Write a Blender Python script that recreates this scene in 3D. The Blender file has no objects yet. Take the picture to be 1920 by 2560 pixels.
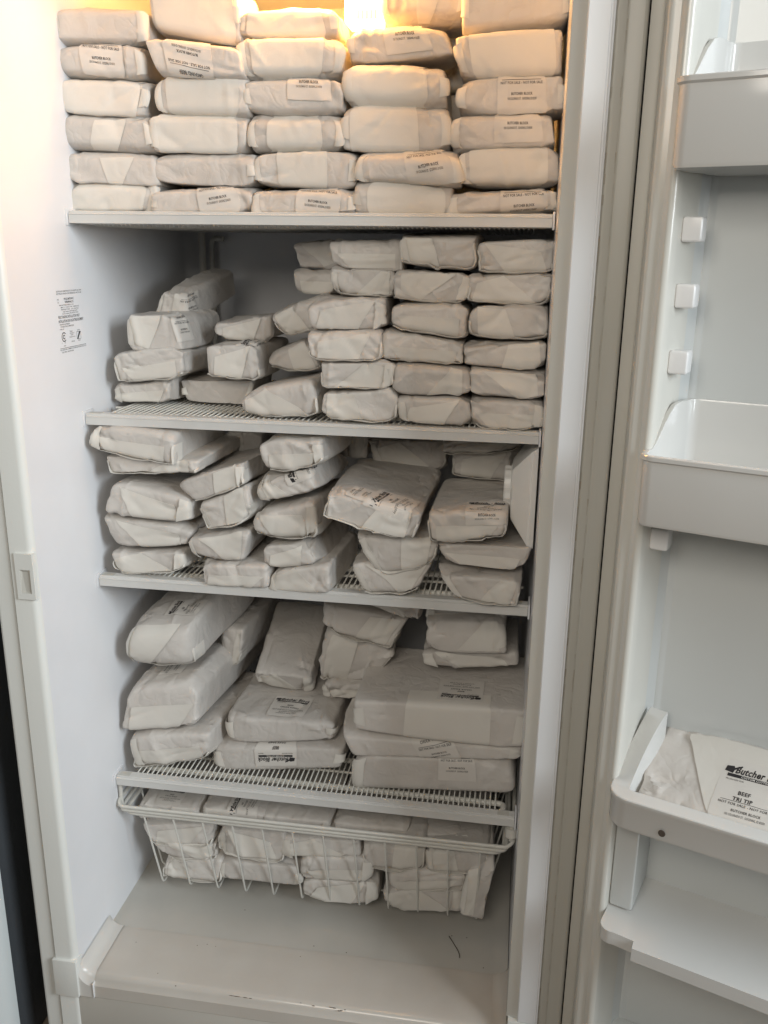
import bpy, bmesh, math, random
import numpy as np
from mathutils import Vector, Matrix

# ------------------------------------------------------------------ camera, world, lamps
scn = bpy.context.scene
COL = scn.collection
cam = bpy.data.cameras.new("camera")
cam_ob = bpy.data.objects.new("camera", cam)
COL.objects.link(cam_ob)
cam.sensor_width = 36.0
cam.lens = 36.0 * 2206.36 / 2560.0
cam.clip_start = 0.02
cam.clip_end = 60.0
_y, _p, _r = -0.150715, 0.288431, 0.013245
_cy, _sy, _cp, _sp = math.cos(_y), math.sin(_y), math.cos(_p), math.sin(_p)
_f = Vector((_sy * _cp, _cy * _cp, -_sp))
_x = Vector((_cy, -_sy, 0.0))
_u = _x.cross(_f)
_xr = math.cos(_r) * _x + math.sin(_r) * _u
_ur = -math.sin(_r) * _x + math.cos(_r) * _u
M = Matrix.Identity(4)
for i in range(3):
    M[i][0], M[i][1], M[i][2] = _xr[i], _ur[i], -_f[i]
M.translation = Vector((0.625348, -1.187250, -0.045941))
cam_ob.matrix_world = M
scn.camera = cam_ob

world = bpy.data.worlds.new("World")
scn.world = world
world.use_nodes = True
bg = world.node_tree.nodes["Background"]
bg.inputs[0].default_value = (0.80, 0.90, 1.0, 1)
bg.inputs[1].default_value = 0.042


def area(name, loc, aim, sx, sy, power, color):
    l = bpy.data.lights.new(name, 'AREA')
    l.shape = 'RECTANGLE'
    l.size, l.size_y = sx, sy
    l.energy = power
    l.color = color
    o = bpy.data.objects.new(name, l)
    COL.objects.link(o)
    o.location = loc
    o.rotation_euler = (Vector(aim) - Vector(loc)).to_track_quat('-Z', 'Y').to_euler()
    return o


# daylight from an open doorway to the side of the photographer
area("doorway_light", (2.85, -1.42, 0.66), (0.0, 0.0, -0.32), 1.3, 1.4, 90, (0.88, 0.95, 1.0))
# soft light of the room behind the photographer
area("room_light", (0.28, -1.80, 0.52), (0.33, 0.0, -0.15), 0.9, 0.6, 13.8, (1.0, 0.92, 0.81))
# the freezer's own warm bulb, at the back of the top compartment
pl = bpy.data.lights.new("freezer_bulb", 'POINT')
pl.energy = 5.6
pl.color = (1.0, 0.45, 0.10)
pl.shadow_soft_size = 0.03
po = bpy.data.objects.new("freezer_bulb", pl)
COL.objects.link(po)
po.location = (0.330, 0.055, 0.290)

scn.view_settings.view_transform = 'Standard'
scn.view_settings.look = 'None'
scn.view_settings.exposure = 0.0
scn.view_settings.gamma = 1.0
scn.view_settings.use_curve_mapping = False
scn.cycles.max_bounces = 10
scn.cycles.diffuse_bounces = 6


# ------------------------------------------------------------------ materials
def mat(name, col, rough=0.5, spec=0.5, noise=0.0, nscale=20.0, bump=0.0, bscale=60.0, emit=None,
        coat=0.0, rand=0.0, tint=None, stretch=None, ridge=0.0):
    m = bpy.data.materials.new(name)
    m.use_nodes = True
    nt = m.node_tree
    b = nt.nodes["Principled BSDF"]
    b.inputs["Roughness"].default_value = rough
    b.inputs["Specular IOR Level"].default_value = spec
    b.inputs["Coat Weight"].default_value = coat
    b.inputs["Base Color"].default_value = (*col, 1)
    tc = nt.nodes.new("ShaderNodeTexCoord")
    vec = tc.outputs["Object"]
    if stretch:
        mp = nt.nodes.new("ShaderNodeMapping")
        mp.inputs["Scale"].default_value = stretch
        nt.links.new(vec, mp.inputs["Vector"])
        vec = mp.outputs["Vector"]
    oi = nt.nodes.new("ShaderNodeObjectInfo")
    if rand or noise:
        add = nt.nodes.new("ShaderNodeVectorMath")
        add.operation = 'MULTIPLY_ADD'
        nt.links.new(oi.outputs["Random"], add.inputs[0])
        add.inputs[1].default_value = (7.3, 3.1, 5.7)
        nt.links.new(vec, add.inputs[2])
        vec = add.outputs[0]
    if noise:
        n = nt.nodes.new("ShaderNodeTexNoise")
        n.inputs["Scale"].default_value = nscale
        n.inputs["Detail"].default_value = 5
        nt.links.new(vec, n.inputs["Vector"])
        r = nt.nodes.new("ShaderNodeValToRGB")
        r.color_ramp.elements[0].position = 0.36
        r.color_ramp.elements[1].position = 0.64
        dark = tint or tuple(c * (1 - noise) for c in col)
        r.color_ramp.elements[0].color = (*dark, 1)
        r.color_ramp.elements[1].color = (*col, 1)
        nt.links.new(n.outputs["Fac"], r.inputs["Fac"])
        out = r.outputs["Color"]
        if rand:
            mr = nt.nodes.new("ShaderNodeMapRange")
            mr.inputs["To Min"].default_value = 1 - rand
            mr.inputs["To Max"].default_value = 1.0
            nt.links.new(oi.outputs["Random"], mr.inputs["Value"])
            mx = nt.nodes.new("ShaderNodeVectorMath")
            mx.operation = 'SCALE'
            nt.links.new(out, mx.inputs[0])
            nt.links.new(mr.outputs["Result"], mx.inputs["Scale"])
            out = mx.outputs[0]
        nt.links.new(out, b.inputs["Base Color"])
    if bump and ridge:
        # sharp creases: the zero lines of two noises, folded
        hs = []
        for sc_, dist in ((ridge, 0.6), (ridge * 2.3, 0.9)):
            n2 = nt.nodes.new("ShaderNodeTexNoise")
            n2.inputs["Scale"].default_value = sc_
            n2.inputs["Detail"].default_value = 1.0
            n2.inputs["Distortion"].default_value = dist
            nt.links.new(vec, n2.inputs["Vector"])
            a = nt.nodes.new("ShaderNodeMath")
            a.operation = 'SUBTRACT'
            a.inputs[1].default_value = 0.5
            nt.links.new(n2.outputs["Fac"], a.inputs[0])
            c = nt.nodes.new("ShaderNodeMath")
            c.operation = 'ABSOLUTE'
            nt.links.new(a.outputs[0], c.inputs[0])
            hs.append(c.outputs[0])
        n3 = nt.nodes.new("ShaderNodeTexNoise")
        n3.inputs["Scale"].default_value = 420
        nt.links.new(vec, n3.inputs["Vector"])
        m1 = nt.nodes.new("ShaderNodeMath")
        m1.operation = 'MULTIPLY_ADD'
        m1.inputs[1].default_value = 0.5
        nt.links.new(hs[1], m1.inputs[0])
        nt.links.new(hs[0], m1.inputs[2])
        m2 = nt.nodes.new("ShaderNodeMath")
        m2.operation = 'MULTIPLY_ADD'
        m2.inputs[1].default_value = 0.04
        nt.links.new(n3.outputs["Fac"], m2.inputs[0])
        nt.links.new(m1.outputs[0], m2.inputs[2])
        bp = nt.nodes.new("ShaderNodeBump")
        bp.inputs["Strength"].default_value = bump
        bp.inputs["Distance"].default_value = 0.012
        nt.links.new(m2.outputs[0], bp.inputs["Height"])
        nt.links.new(bp.outputs["Normal"], b.inputs["Normal"])
    elif bump:
        n2 = nt.nodes.new("ShaderNodeTexNoise")
        n2.inputs["Scale"].default_value = bscale
        n2.inputs["Detail"].default_value = 6
        n2.inputs["Roughness"].default_value = 0.6
        nt.links.new(vec, n2.inputs["Vector"])
        bp = nt.nodes.new("ShaderNodeBump")
        bp.inputs["Strength"].default_value = bump
        bp.inputs["Distance"].default_value = 0.004
        nt.links.new(n2.outputs["Fac"], bp.inputs["Height"])
        nt.links.new(bp.outputs["Normal"], b.inputs["Normal"])
    if emit:
        b.inputs["Emission Color"].default_value = (*emit[:3], 1)
        b.inputs["Emission Strength"].default_value = emit[3]
    return m


MT = {
    'paper': mat("butcher_paper", (0.675, 0.645, 0.605), 0.42, 0.35, noise=1, nscale=16, bump=0.36, ridge=20, rand=0.10,
                 tint=(0.61, 0.575, 0.535)),
    'double': mat("butcher_paper_doubled", (0.75, 0.725, 0.67), 0.48, 0.30, noise=1, nscale=14, bump=0.14, ridge=14,
                  rand=0.07, tint=(0.72, 0.69, 0.635)),
    'sticker': mat("sticker_paper", (0.69, 0.66, 0.615), 0.45, 0.3, noise=0.05, nscale=30),
    'ink': mat("printed_ink", (0.035, 0.033, 0.035), 0.6, 0.2),
    'liner': mat("freezer_liner_plastic", (0.76, 0.77, 0.79), 0.26, 0.5, noise=0.03, nscale=9, bump=0.05, bscale=30),
    'cabinet': mat("cabinet_enamel", (0.75, 0.76, 0.725), 0.32, 0.5, noise=0.03, nscale=6, bump=0.05, bscale=220),
    'strip': mat("white_breaker_strip", (0.78, 0.79, 0.80), 0.3, 0.5, noise=0.04, nscale=30, stretch=(1, 1, 0.08)),
    'dingy': mat("dingy_frame_paint", (0.55, 0.545, 0.505), 0.38, 0.45, noise=1, nscale=34, stretch=(1, 1, 0.07),
                 tint=(0.51, 0.50, 0.45)),
    'grime': mat("grime_line", (0.38, 0.33, 0.27), 0.8, 0.1, noise=1, nscale=160, tint=(0.51, 0.50, 0.45), stretch=(1, 1, 0.25)),
    'floorpan': mat("freezer_floor_plastic", (0.52, 0.505, 0.465), 0.16, 0.5, noise=1, nscale=7, bump=0.08, bscale=25,
                    tint=(0.48, 0.465, 0.425)),
    'cap': mat("corner_cap_plastic", (0.66, 0.645, 0.61), 0.25, 0.5, noise=0.04, nscale=12),
    'ledge': mat("ledge_plastic", (0.56, 0.53, 0.48), 0.15, 0.5, noise=1, nscale=10, bump=0.05, bscale=30,
                 tint=(0.525, 0.49, 0.44)),
    'kick': mat("base_grille_paint", (0.56, 0.54, 0.49), 0.4, 0.45, noise=0.04, nscale=8),
    'shelf': mat("shelf_enamel", (0.66, 0.66, 0.64), 0.28, 0.5, noise=0.05, nscale=30),
    'wire': mat("white_coated_wire", (0.66, 0.65, 0.60), 0.38, 0.5, noise=0.06, nscale=40),
    'doorskin': mat("door_liner_plastic", (0.62, 0.64, 0.63), 0.20, 0.5, noise=0.03, nscale=5),
    'dike': mat("door_dike_plastic", (0.66, 0.65, 0.60), 0.16, 0.5, noise=0.03, nscale=8),
    'gasket': mat("door_gasket", (0.60, 0.585, 0.53), 0.45, 0.4, noise=0.05, nscale=12),
    'bin': mat("door_bin_plastic", (0.66, 0.66, 0.64), 0.12, 0.5, noise=0.03, nscale=7),
    'peg': mat("peg_plastic", (0.80, 0.80, 0.80), 0.25, 0.5),
    'dark': mat("painted_gap_shade", (0.010, 0.010, 0.010), 0.9, 0.1),  # near-black fill: the shade of narrow gaps put into the colour
    'plug': mat("brown_plug", (0.09, 0.07, 0.055), 0.6, 0.3, noise=0.2, nscale=300),
    'dirt': mat("dirt", (0.10, 0.075, 0.05), 0.9, 0.1),
    'knob': mat("control_plastic", (0.80, 0.79, 0.76), 0.35, 0.45, noise=0.04, nscale=20),
    'lamp': mat("lit_lamp_cover", (0.9, 0.75, 0.4), 0.4, 0.4, emit=(1.0, 0.58, 0.15, 12.0)),
    'lampslot': mat("lamp_slot", (0.9, 0.6, 0.2), 0.4, 0.4, emit=(1.0, 0.55, 0.12, 3.0)),
    'slate': mat("slate_side_panel", (0.062, 0.068, 0.075), 0.5, 0.4, noise=0.10, nscale=12, bump=0.1, bscale=200),
    'pale': mat("pale_appliance_front", (0.62, 0.66, 0.66), 0.35, 0.5, noise=0.04, nscale=5),
    'concrete': mat("garage_concrete", (0.30, 0.245, 0.195), 0.7, 0.3, noise=0.25, nscale=6, bump=0.2, bscale=60),
}


# ------------------------------------------------------------------ object helpers
def link(o, parent=None):
    COL.objects.link(o)
    if parent is not None:
        o.parent = parent
    return o


def mesh_ob(name, verts, faces, m, parent=None, smooth=True, sharp=35):
    me = bpy.data.meshes.new(name)
    me.from_pydata([tuple(v) for v in verts], [], [tuple(int(i) for i in f) for f in faces])
    me.update()
    me.materials.append(m)
    if smooth:
        me.shade_smooth()
        if sharp:
            me.set_sharp_from_angle(angle=math.radians(sharp))
    return link(bpy.data.objects.new(name, me), parent)


def bm_ob(name, bm, m, parent=None, smooth=True, sharp=35):
    me = bpy.data.meshes.new(name)
    bmesh.ops.recalc_face_normals(bm, faces=bm.faces)
    bm.to_mesh(me)
    bm.free()
    me.materials.append(m)
    if smooth:
        me.shade_smooth()
        me.set_sharp_from_angle(angle=math.radians(sharp))
    return link(bpy.data.objects.new(name, me), parent)


def empty(name, loc=(0, 0, 0), parent=None):
    o = bpy.data.objects.new(name, None)
    o.empty_display_size = 0.02
    link(o, parent)
    o.location = loc
    return o


def tag(o, label, cat, group=None):
    o["label"] = label
    o["category"] = cat
    if group:
        o["group"] = group
    return o


def add_box(bm, lo, hi, bev=0.0, seg=2):
    c = [(a + b) / 2 for a, b in zip(lo, hi)]
    s = [abs(b - a) for a, b in zip(lo, hi)]
    g = bmesh.ops.create_cube(bm, size=1.0)
    vs = g["verts"]
    for v in vs:
        v.co = Vector((c[0] + v.co.x * s[0], c[1] + v.co.y * s[1], c[2] + v.co.z * s[2]))
    if bev > 0:
        es = list({e for v in vs for e in v.link_edges})
        bmesh.ops.bevel(bm, geom=es, offset=bev, segments=seg, profile=0.6, affect='EDGES')


def box_ob(name, lo, hi, m, parent=None, bev=0.002):
    bm = bmesh.new()
    add_box(bm, lo, hi, bev)
    return bm_ob(name, bm, m, parent)


def extrude_profile(name, prof, axis, a0, a1, m, parent=None, closed=False, sharp=35, n=1):
    """prof: 2D points; axis 'z': (x, y) profile, 'x': (y, z) profile"""
    vs, fs = [], []
    k = len(prof)
    for j in range(n + 1):
        a = a0 + (a1 - a0) * j / n
        for p in prof:
            vs.append((p[0], p[1], a) if axis == 'z' else (a, p[0], p[1]))
    for j in range(n):
        for i in range(k if closed else k - 1):
            i2 = (i + 1) % k
            fs.append((j * k + i, j * k + i2, (j + 1) * k + i2, (j + 1) * k + i))
    if closed:
        fs.append(tuple(range(k)))
        fs.append(tuple(n * k + i for i in range(k)))
    bm = bmesh.new()
    bv = [bm.verts.new(v) for v in vs]
    for f in fs:
        bm.faces.new([bv[i] for i in f])
    return bm_ob(name, bm, m, parent, sharp=sharp)


def tube_geo(path, r, seg=8, cap=True):
    P = [Vector(p) for p in path]
    vs, fs = [], []
    n = len(P)
    up = None
    for i in range(n):
        t = (P[min(i + 1, n - 1)] - P[max(i - 1, 0)]).normalized()
        if up is None:
            up = Vector((0, 0, 1)) if abs(t.z) < 0.9 else Vector((1, 0, 0))
        a = t.cross(up).normalized()
        up = a.cross(t).normalized()
        for j in range(seg):
            th = 2 * math.pi * j / seg
            vs.append(P[i] + r * (math.cos(th) * a + math.sin(th) * up))
    for i in range(n - 1):
        for j in range(seg):
            j2 = (j + 1) % seg
            fs.append((i * seg + j, i * seg + j2, (i + 1) * seg + j2, (i + 1) * seg + j))
    if cap:
        fs.append(tuple(range(seg))[::-1])
        fs.append(tuple((n - 1) * seg + j for j in range(seg)))
    return vs, fs


def tube_ob(name, path, r, m, parent=None, seg=8):
    v, f = tube_geo(path, r, seg)
    return mesh_ob(name, v, f, m, parent, sharp=50)


def arc(cx, cy, r, a0, a1, n):
    return [(cx + r * math.cos(math.radians(a0 + (a1 - a0) * i / n)),
             cy + r * math.sin(math.radians(a0 + (a1 - a0) * i / n))) for i in range(n + 1)]


def round_path(pts, rad, n=5):
    """round the corners of a 3D polyline"""
    P = [Vector(p) for p in pts]
    out = [P[0]]
    for i in range(1, len(P) - 1):
        d0 = (P[i - 1] - P[i])
        d1 = (P[i + 1] - P[i])
        r = min(rad, d0.length * 0.49, d1.length * 0.49)
        s, e = P[i] + d0.normalized() * r, P[i] + d1.normalized() * r
        for k in range(n + 1):
            t = k / n
            out.append((1 - t) ** 2 * s + 2 * t * (1 - t) * P[i] + t * t * e)
    out.append(P[-1])
    return out


# ------------------------------------------------------------------ lettering (flat print, laid on surfaces later)
_TXT = {}


def text_geo(s, bold=0.0, shear=0.0, wide=1.0):
    """glyph outline as triangles; height of capitals = 1, centred on x"""
    key = (s, bold, shear, wide)
    if key in _TXT:
        return _TXT[key]
    cu = bpy.data.curves.new("lettering", 'FONT')
    cu.body = s
    cu.resolution_u = 2
    cu.offset = bold
    cu.shear = shear
    cu.space_character = 1.08
    ob = bpy.data.objects.new("lettering", cu)
    COL.objects.link(ob)
    dg = bpy.context.evaluated_depsgraph_get()
    dg.update()
    me = bpy.data.meshes.new_from_object(ob.evaluated_get(dg))
    V = np.array([v.co[:2] for v in me.vertices]) if len(me.vertices) else np.zeros((0, 2))
    F = [tuple(p.vertices) for p in me.polygons]
    bpy.data.objects.remove(ob)
    bpy.data.curves.remove(cu)
    bpy.data.meshes.remove(me)
    if len(V):
        V[:, 0] -= (V[:, 0].min() + V[:, 0].max()) / 2
        V = V / 0.69
        V[:, 0] *= wide
    _TXT[key] = (V, F)
    return _TXT[key]


def layout(lines):
    """lines: (text, x centre, y baseline, cap height, max width, bold, shear) in metres -> one flat mesh"""
    VV, FF = [], []
    k = 0
    for (s, x, y, h, wmax, bold, shear) in lines:
        if s == '-':
            v = np.array([(x - wmax / 2, y), (x + wmax / 2, y), (x + wmax / 2, y + h), (x - wmax / 2, y + h)])
            n = 8
            v = np.array([(x - wmax / 2 + wmax * i / n, y + h * j) for j in (0, 1) for i in range(n + 1)])
            f = [(i, i + 1, n + 2 + i, n + 1 + i) for i in range(n)]
        elif s == 'poly':
            v, f = np.array(x), [tuple(range(len(x)))]
        else:
            V, f = text_geo(s, bold, shear)
            w = V[:, 0].max() - V[:, 0].min()
            sx = min(h, wmax / w) if wmax else h
            v = V * np.array([sx, h]) + np.array([x, y])
        VV.append(v)
        FF += [tuple(i + k for i in q) for q in f]
        k += len(v)
    return np.concatenate(VV), FF


ADDR = "150 COLORADO ST.  GOODING, ID 83330"
_cl = lambda x, y, s: [(x + s * a, y + s * b) for a, b in
                       [(0, 0), (.9, -.15), (1.0, .25), (1.75, .75), (1.7, .92), (.95, .52), (.85, .72), (.1, .62)]]


def design(kind, sc):
    """flat artwork of a sticker, origin at its centre, and its size"""
    if kind == 'L1':
        W, H = .060, .052
        L = [("GROUND BEEF", 0, .0175, .0032, .030, .015, 0), ('-', 0, .0128, .0005, .049, 0, 0),
             ("NOT FOR SALE - NOT FOR SALE", 0, .0082, .0030, .052, .012, 0), ("BUTCHER BLOCK", 0, -.0045, .0030, .026, .02, 0),
             (ADDR, 0, -.0100, .0028, .035, .01, 0)]
    elif kind == 'L3':
        W, H = .066, .050
        L = [("CHUCK  .", -.010, .0130, .0036, .020, .015, 0), ('-', 0, .0075, .0005, .054, 0, 0),
             ("NOT FOR SALE - NOT FOR SALE", 0, .0030, .0030, .055, .012, 0), ("BUTCHER BLOCK", .002, -.0075, .0027, .026, .015, 0),
             (ADDR, .002, -.0125, .0024, .034, .01, 0)]
    else:
        W, H = .064, .066
        L = [("Butcher Block", .004, .0190, .0068, .048, .03, .25), ('-', 0, .0145, .0032, .052, 0, 0),
             ('poly', _cl(-.0295, .0195, .0085), 0, 0, 0, 0, 0),
             ("PRODUCED FOR", -.018, .0112, .0014, .016, .01, 0), ("NEW ID", .022, .0112, .0014, .009, .01, 0),
             ("BEEF", 0, .0030, .0032, .012, .02, 0),
             ({'L2': "CHUCK ROAST", 'L4': "TRI TIP"}[kind], 0, -.0035, .0034, .030, .02, 0),
             ('-', 0, -.0088, .0004, .050, 0, 0), ("NOT FOR SALE - NOT FOR SALE", 0, -.0125, .0024, .052, .01, 0),
             ("BUTCHER BLOCK", 0, -.0185, .0024, .026, .015, 0), (ADDR, 0, -.0230, .0022, .035, .01, 0)]
        if kind == 'L4':
            L[5] = ("BEEF", -.006, -.0015, .0036, .0135, .025, 0)
            L[6] = ("TRI TIP", -.006, -.0078, .0036, .0205, .025, 0)
    v, f = layout(L)
    return v * sc, f, W * sc, H * sc


BAR_TEXT = layout([("CUSTOM CUTTING", 0, .0151, .0020, .048, .02, 0)])
NAMEPLATE = layout([
    ("ELECTROLUX HOME PRODUCTS, PO AUGUSTA, GA. 30903", 0, .0370, .0019, .070, .01, 0),
    ("ELECTROLUX CANADA CORP, MISSISSAUGA, ONT. L5V 3E4", 0, .0338, .0019, .070, .01, 0),
    ("NO", -.032, .0265, .0018, .005, .01, 0), ("FFU21M7HWC", -.002, .0262, .0028, .030, .02, 0),
    ("SE", -.032, .0228, .0018, .005, .01, 0), ("WB84846215", -.002, .0222, .0028, .030, .02, 0),
    ("MANUFACTURED/FABRIQUE  12-18", -.010, .0190, .0016, .050, .01, 0), ("AMPS: 1.1 A   VOLTS: 115 VAC   HERTZ: 60 HZ", -.001, .0160, .0016, .068, .01, 0),
    ("REFRIGERANT: R134A     4.7 Oz  (130 Grams)", -.001, .0132, .0016, .068, .01, 0), ("Design Pressure: LOW 88 High 235 PSI", -.001, .0104, .0016, .066, .01, 0),
    ("Pression de dessein: BAS 88 HAUT 235 PSI", -.001, .0077, .0016, .066, .01, 0),
    ("FREE STANDING INSTALLATION ONLY", -.005, .0025, .0036, .060, .015, 0), ("INSTALLATION NON ENCASTREE SEULEMENT", 0, -.0030, .0036, .070, .015, 0),
    ("HOUSEHOLD FREEZER", -.019, -.0062, .0018, .033, .01, 0), ("CONGELATEUR DOMESTIQUE", -.013, -.0092, .0018, .044, .01, 0),
    ("TYPE GC1", -.028, -.0125, .0018, .016, .01, 0),
    ("Energy", -.003, -.0165, .0018, .010, .01, 0), ("Performance", -.001, -.0190, .0015, .016, .01, 0), ("Verified", -.002, -.0215, .0015, .012, .01, 0),
    ("Rendement vérifié", -.001, -.0240, .0014, .018, .01, 0), ("VERIFIED", .018, -.0165, .0014, .012, .01, 0),
    ("E109465", .000, -.0305, .0016, .011, .01, 0), ("VERIFIE", .018, -.0305, .0014, .011, .01, 0), ("C        US", -.026, -.0305, .0016, .017, .01, 0),
    ("LISTED", -.024, -.0345, .0014, .010, .01, 0), ('-', 0, -.0368, .0005, .074, 0, 0),
    ("FOR QUESTIONS, COMMENTS, OR SERVICE, PHONE OR CALL US", 0, -.0395, .0018, .074, .01, 0), ("TOLL FREE: 1-800-944-9044", -.017, -.0428, .0018, .040, .01, 0)])

# ------------------------------------------------------------------ the freezer (one thing: cabinet, liner, shelves, door)
FZ = empty("upright_freezer", (0.33, 0.15, -1.30))
tag(FZ, "tall white upright freezer standing open, shelves crammed with wrapped meat parcels", "freezer")


class Par:
    """place children given in world coordinates under a parent that only translates"""


def under(o, parent):
    o.parent = parent
    off = Vector((0, 0, 0))
    q = parent
    while q is not None:
        off += q.location
        q = q.parent
    o.location = o.location - off
    return o


ZT, ZF = 0.345, -1.134
# liner: both side walls and the back as one moulded shell (open to the front)
prof = [(-0.0005, -0.1560), (0.0, -0.150), (0.0, -0.0585), (0.0010, -0.0565), (0.0010, 0.30), (0.0030, 0.405)]
prof += arc(0.038, 0.420, 0.035, 180, 90, 6) + arc(0.622, 0.420, 0.035, 90, 0, 6)
prof += [(0.659, 0.30), (0.659, -0.05), (0.6572, -0.1500), (0.6572, -0.1560)]
under(extrude_profile("liner", prof, 'z', ZF - 0.03, ZT, MT['liner'], sharp=40), FZ)
# front flange, latch side: rolled edge, inner strip, groove, outer strip
pl_ = arc(-0.0095, -0.1560, 0.0092, 0, -90, 5) + [(-0.0330, -0.1660), (-0.0338, -0.1600), (-0.0352, -0.1600), (-0.0360, -0.1630), (-0.0580, -0.1625)]
pl_ += arc(-0.0580, -0.1575, 0.005, -90, -180, 4) + [(-0.0630, 0.62)]
under(extrude_profile("cabinet_shell", pl_, 'z', -1.27, 0.42, MT['cabinet'], sharp=40), FZ)
# front frame on the hinge side: rolled liner lip, white strip, dingy outer frame
pr = [(0.6568, -0.1500), (0.6570, -0.1585), (0.6590, -0.1600), (0.6715, -0.1640), (0.6722, -0.1655)]
under(extrude_profile("liner_lip", pr, 'z', -1.100, ZT, MT['dike'], sharp=50), FZ)
pr = [(0.6722, -0.1500), (0.6722, -0.1680), (0.6735, -0.1692), (0.6950, -0.1700), (0.6958, -0.1690), (0.6975, -0.1690), (0.6985, -0.1702), (0.7000, -0.1700), (0.7003, -0.1600)]
under(extrude_profile("breaker_strip", pr, 'z', -1.0965, ZT, MT['strip'], sharp=25), FZ)
pr = [(0.7005, -0.1640), (0.7120, -0.1645), (0.7135, -0.1638), (0.7150, -0.1645), (0.7290, -0.1650)] + arc(0.7290, -0.1600, 0.005, -90, 0, 4) + [(0.7345, 0.62)]
under(extrude_profile("door_side_frame", pr, 'z', -1.27, 0.42, MT['dingy'], sharp=50), FZ)
gv, gf = [], []
rg = random.Random(5)
for (gx, ww) in ((0.7016, .0009), (0.7118, .0006)):
    for k in range(150):
        z0 = 0.36 - k * 0.0105
        a = ww * rg.uniform(.1, 1.0) * (1 if rg.random() < .8 else 0.2)
        x = gx + rg.uniform(-.0003, .0003)
        b = len(gv)
        gv += [(x - a, -0.16545, z0), (x + a, -0.16545, z0), (x + a * rg.uniform(.3, 1), -0.16545, z0 - .0103), (x - a * rg.uniform(.3, 1), -0.16545, z0 - .0103)]
        gf.append((b, b + 1, b + 2, b + 3))
go = mesh_ob("grime_streak", gv, gf, MT['grime'], smooth=False)
go["kind"] = "stuff"
under(go, FZ)
# ceiling, floor pan, ledge cap and kick panel
under(box_ob("compartment_ceiling", (-0.02, -0.15, ZT), (0.68, 0.47, ZT + 0.02), MT['liner'], bev=0), FZ)
fp = bmesh.new()
rows_ = [(0.46, ZF + 0.004), (0.12, ZF), (-0.040, ZF), (-0.052, ZF)]
cols_ = [0.0, 0.006] + [0.03 + 0.06 * i for i in range(11)] + [0.652, 0.658]
g_ = [[fp.verts.new((x, y, z + (0.004 if x in (0.0, 0.658) else 0))) for x in cols_] for y, z in rows_]
for i in range(len(rows_) - 1):
    for j in range(len(cols_) - 1):
        fp.faces.new((g_[i][j], g_[i][j + 1], g_[i + 1][j + 1], g_[i + 1][j]))
under(bm_ob("floor_pan", fp, MT['floorpan']), FZ)


def ledge(xs, m, name, dz=0.0, z_at=None):
    """front ledge: profile from the floor step over a rounded nose down to the kick panel"""
    pr_ = [(-0.050, -1.1362), (-0.0530, -1.1310), (-0.0600, -1.1300), (-0.1480, -1.1305)] + arc(-0.1480, -1.1425, 0.012, 90, 170, 5)[1:]
    pr_ += [(-0.1640, -1.1460), (-0.1645, -1.1668), (-0.1560, -1.1668)]
    pr_ = [(a, b) for a, b in pr_]
    bm = bmesh.new()
    R = []
    for x in xs:
        e = z_at(x) if z_at else 0.0
        R.append([bm.verts.new((x, y - (dz if b < -1.14 else 0), b + (dz if b > -1.14 else 0) + (e if b > -1.150 else 0))) for y, b in pr_])
    for i in range(len(xs) - 1):
        for j in range(len(pr_) - 1):
            bm.faces.new((R[i][j], R[i + 1][j], R[i + 1][j + 1], R[i][j + 1]))
    return under(bm_ob(name, bm, m), FZ)


ledge([0.024 + 0.614 * i / 12 for i in range(13)], MT['ledge'], "front_ledge")


def corner_rise(x):
    d = min(x - 0.0, 0.660 - x)
    t = max(0.0, 1 - d / 0.022)
    return 0.026 * (1 - math.sqrt(max(0, 1 - t * t)))


for s_ in (0, 1):
    xs = [0.0010 + 0.0235 * (1 - math.cos(math.pi / 2 * i / 9)) for i in range(10)]
    xs = xs if s_ == 0 else [0.660 - x for x in xs][::-1]
    ledge(xs, MT['cap'] if s_ == 0 else MT['ledge'], "corner_cap", 0.0014, corner_rise)
# flat returns of the corner caps over the flange
for lo, hi in (((-0.0375, -0.1700, -1.1675), (0.0010, -0.1500, -1.1000)), ((0.6590, -0.1712, -1.1675), (0.7004, -0.1500, -1.0975))):
    bm = bmesh.new()
    add_box(bm, lo, hi, 0.0012)
    under(bm_ob("corner_cap", bm, MT['cabinet']), FZ)
under(box_ob("corner_seam", (0.0237, -0.1672, -1.1668), (0.0250, -0.1560, -1.1400), MT['strip'], bev=0.0004), FZ)
under(box_ob("kick_panel", (-0.0300, -0.1630, -1.2680), (0.7000, -0.1500, -1.1690), MT['kick'], bev=0.0015), FZ)
under(box_ob("kick_recess_shade", (-0.0345, -0.1590, -1.2680), (-0.0300, -0.1500, -1.1675), MT['dark'], bev=0), FZ)  # solid dark strip, painted shade in place of a recess
# latch plate with its slot, let into the flange
lb = bmesh.new()
for lo_, hi_ in (((-.0262, -.1685, -.4605), (-.0006, -.1600, -.4380)), ((-.0262, -.1685, -.5030), (-.0006, -.1600, -.4945)), ((-.0262, -.1684, -.4945), (-.0205, -.1600, -.4605)), ((-.0055, -.1684, -.4945), (-.0006, -.1600, -.4605))):
    add_box(lb, lo_, hi_, 0)
lp = bm_ob("latch_plate", lb, MT['cabinet'])
under(lp, FZ)
ls = bmesh.new()
o_ = [(-0.0205, -0.1683, -0.4605), (-0.0055, -0.1683, -0.4605), (-0.0055, -0.1683, -0.4945), (-0.0205, -0.1683, -0.4945)]
i_ = [(-0.0175, -0.1655, -0.4640), (-0.0065, -0.1655, -0.4640), (-0.0065, -0.1655, -0.4935), (-0.0145, -0.1655, -0.4935)]
ov, iv = [ls.verts.new(c) for c in o_], [ls.verts.new((a, -0.1664, c)) for a, b, c in i_]
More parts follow.
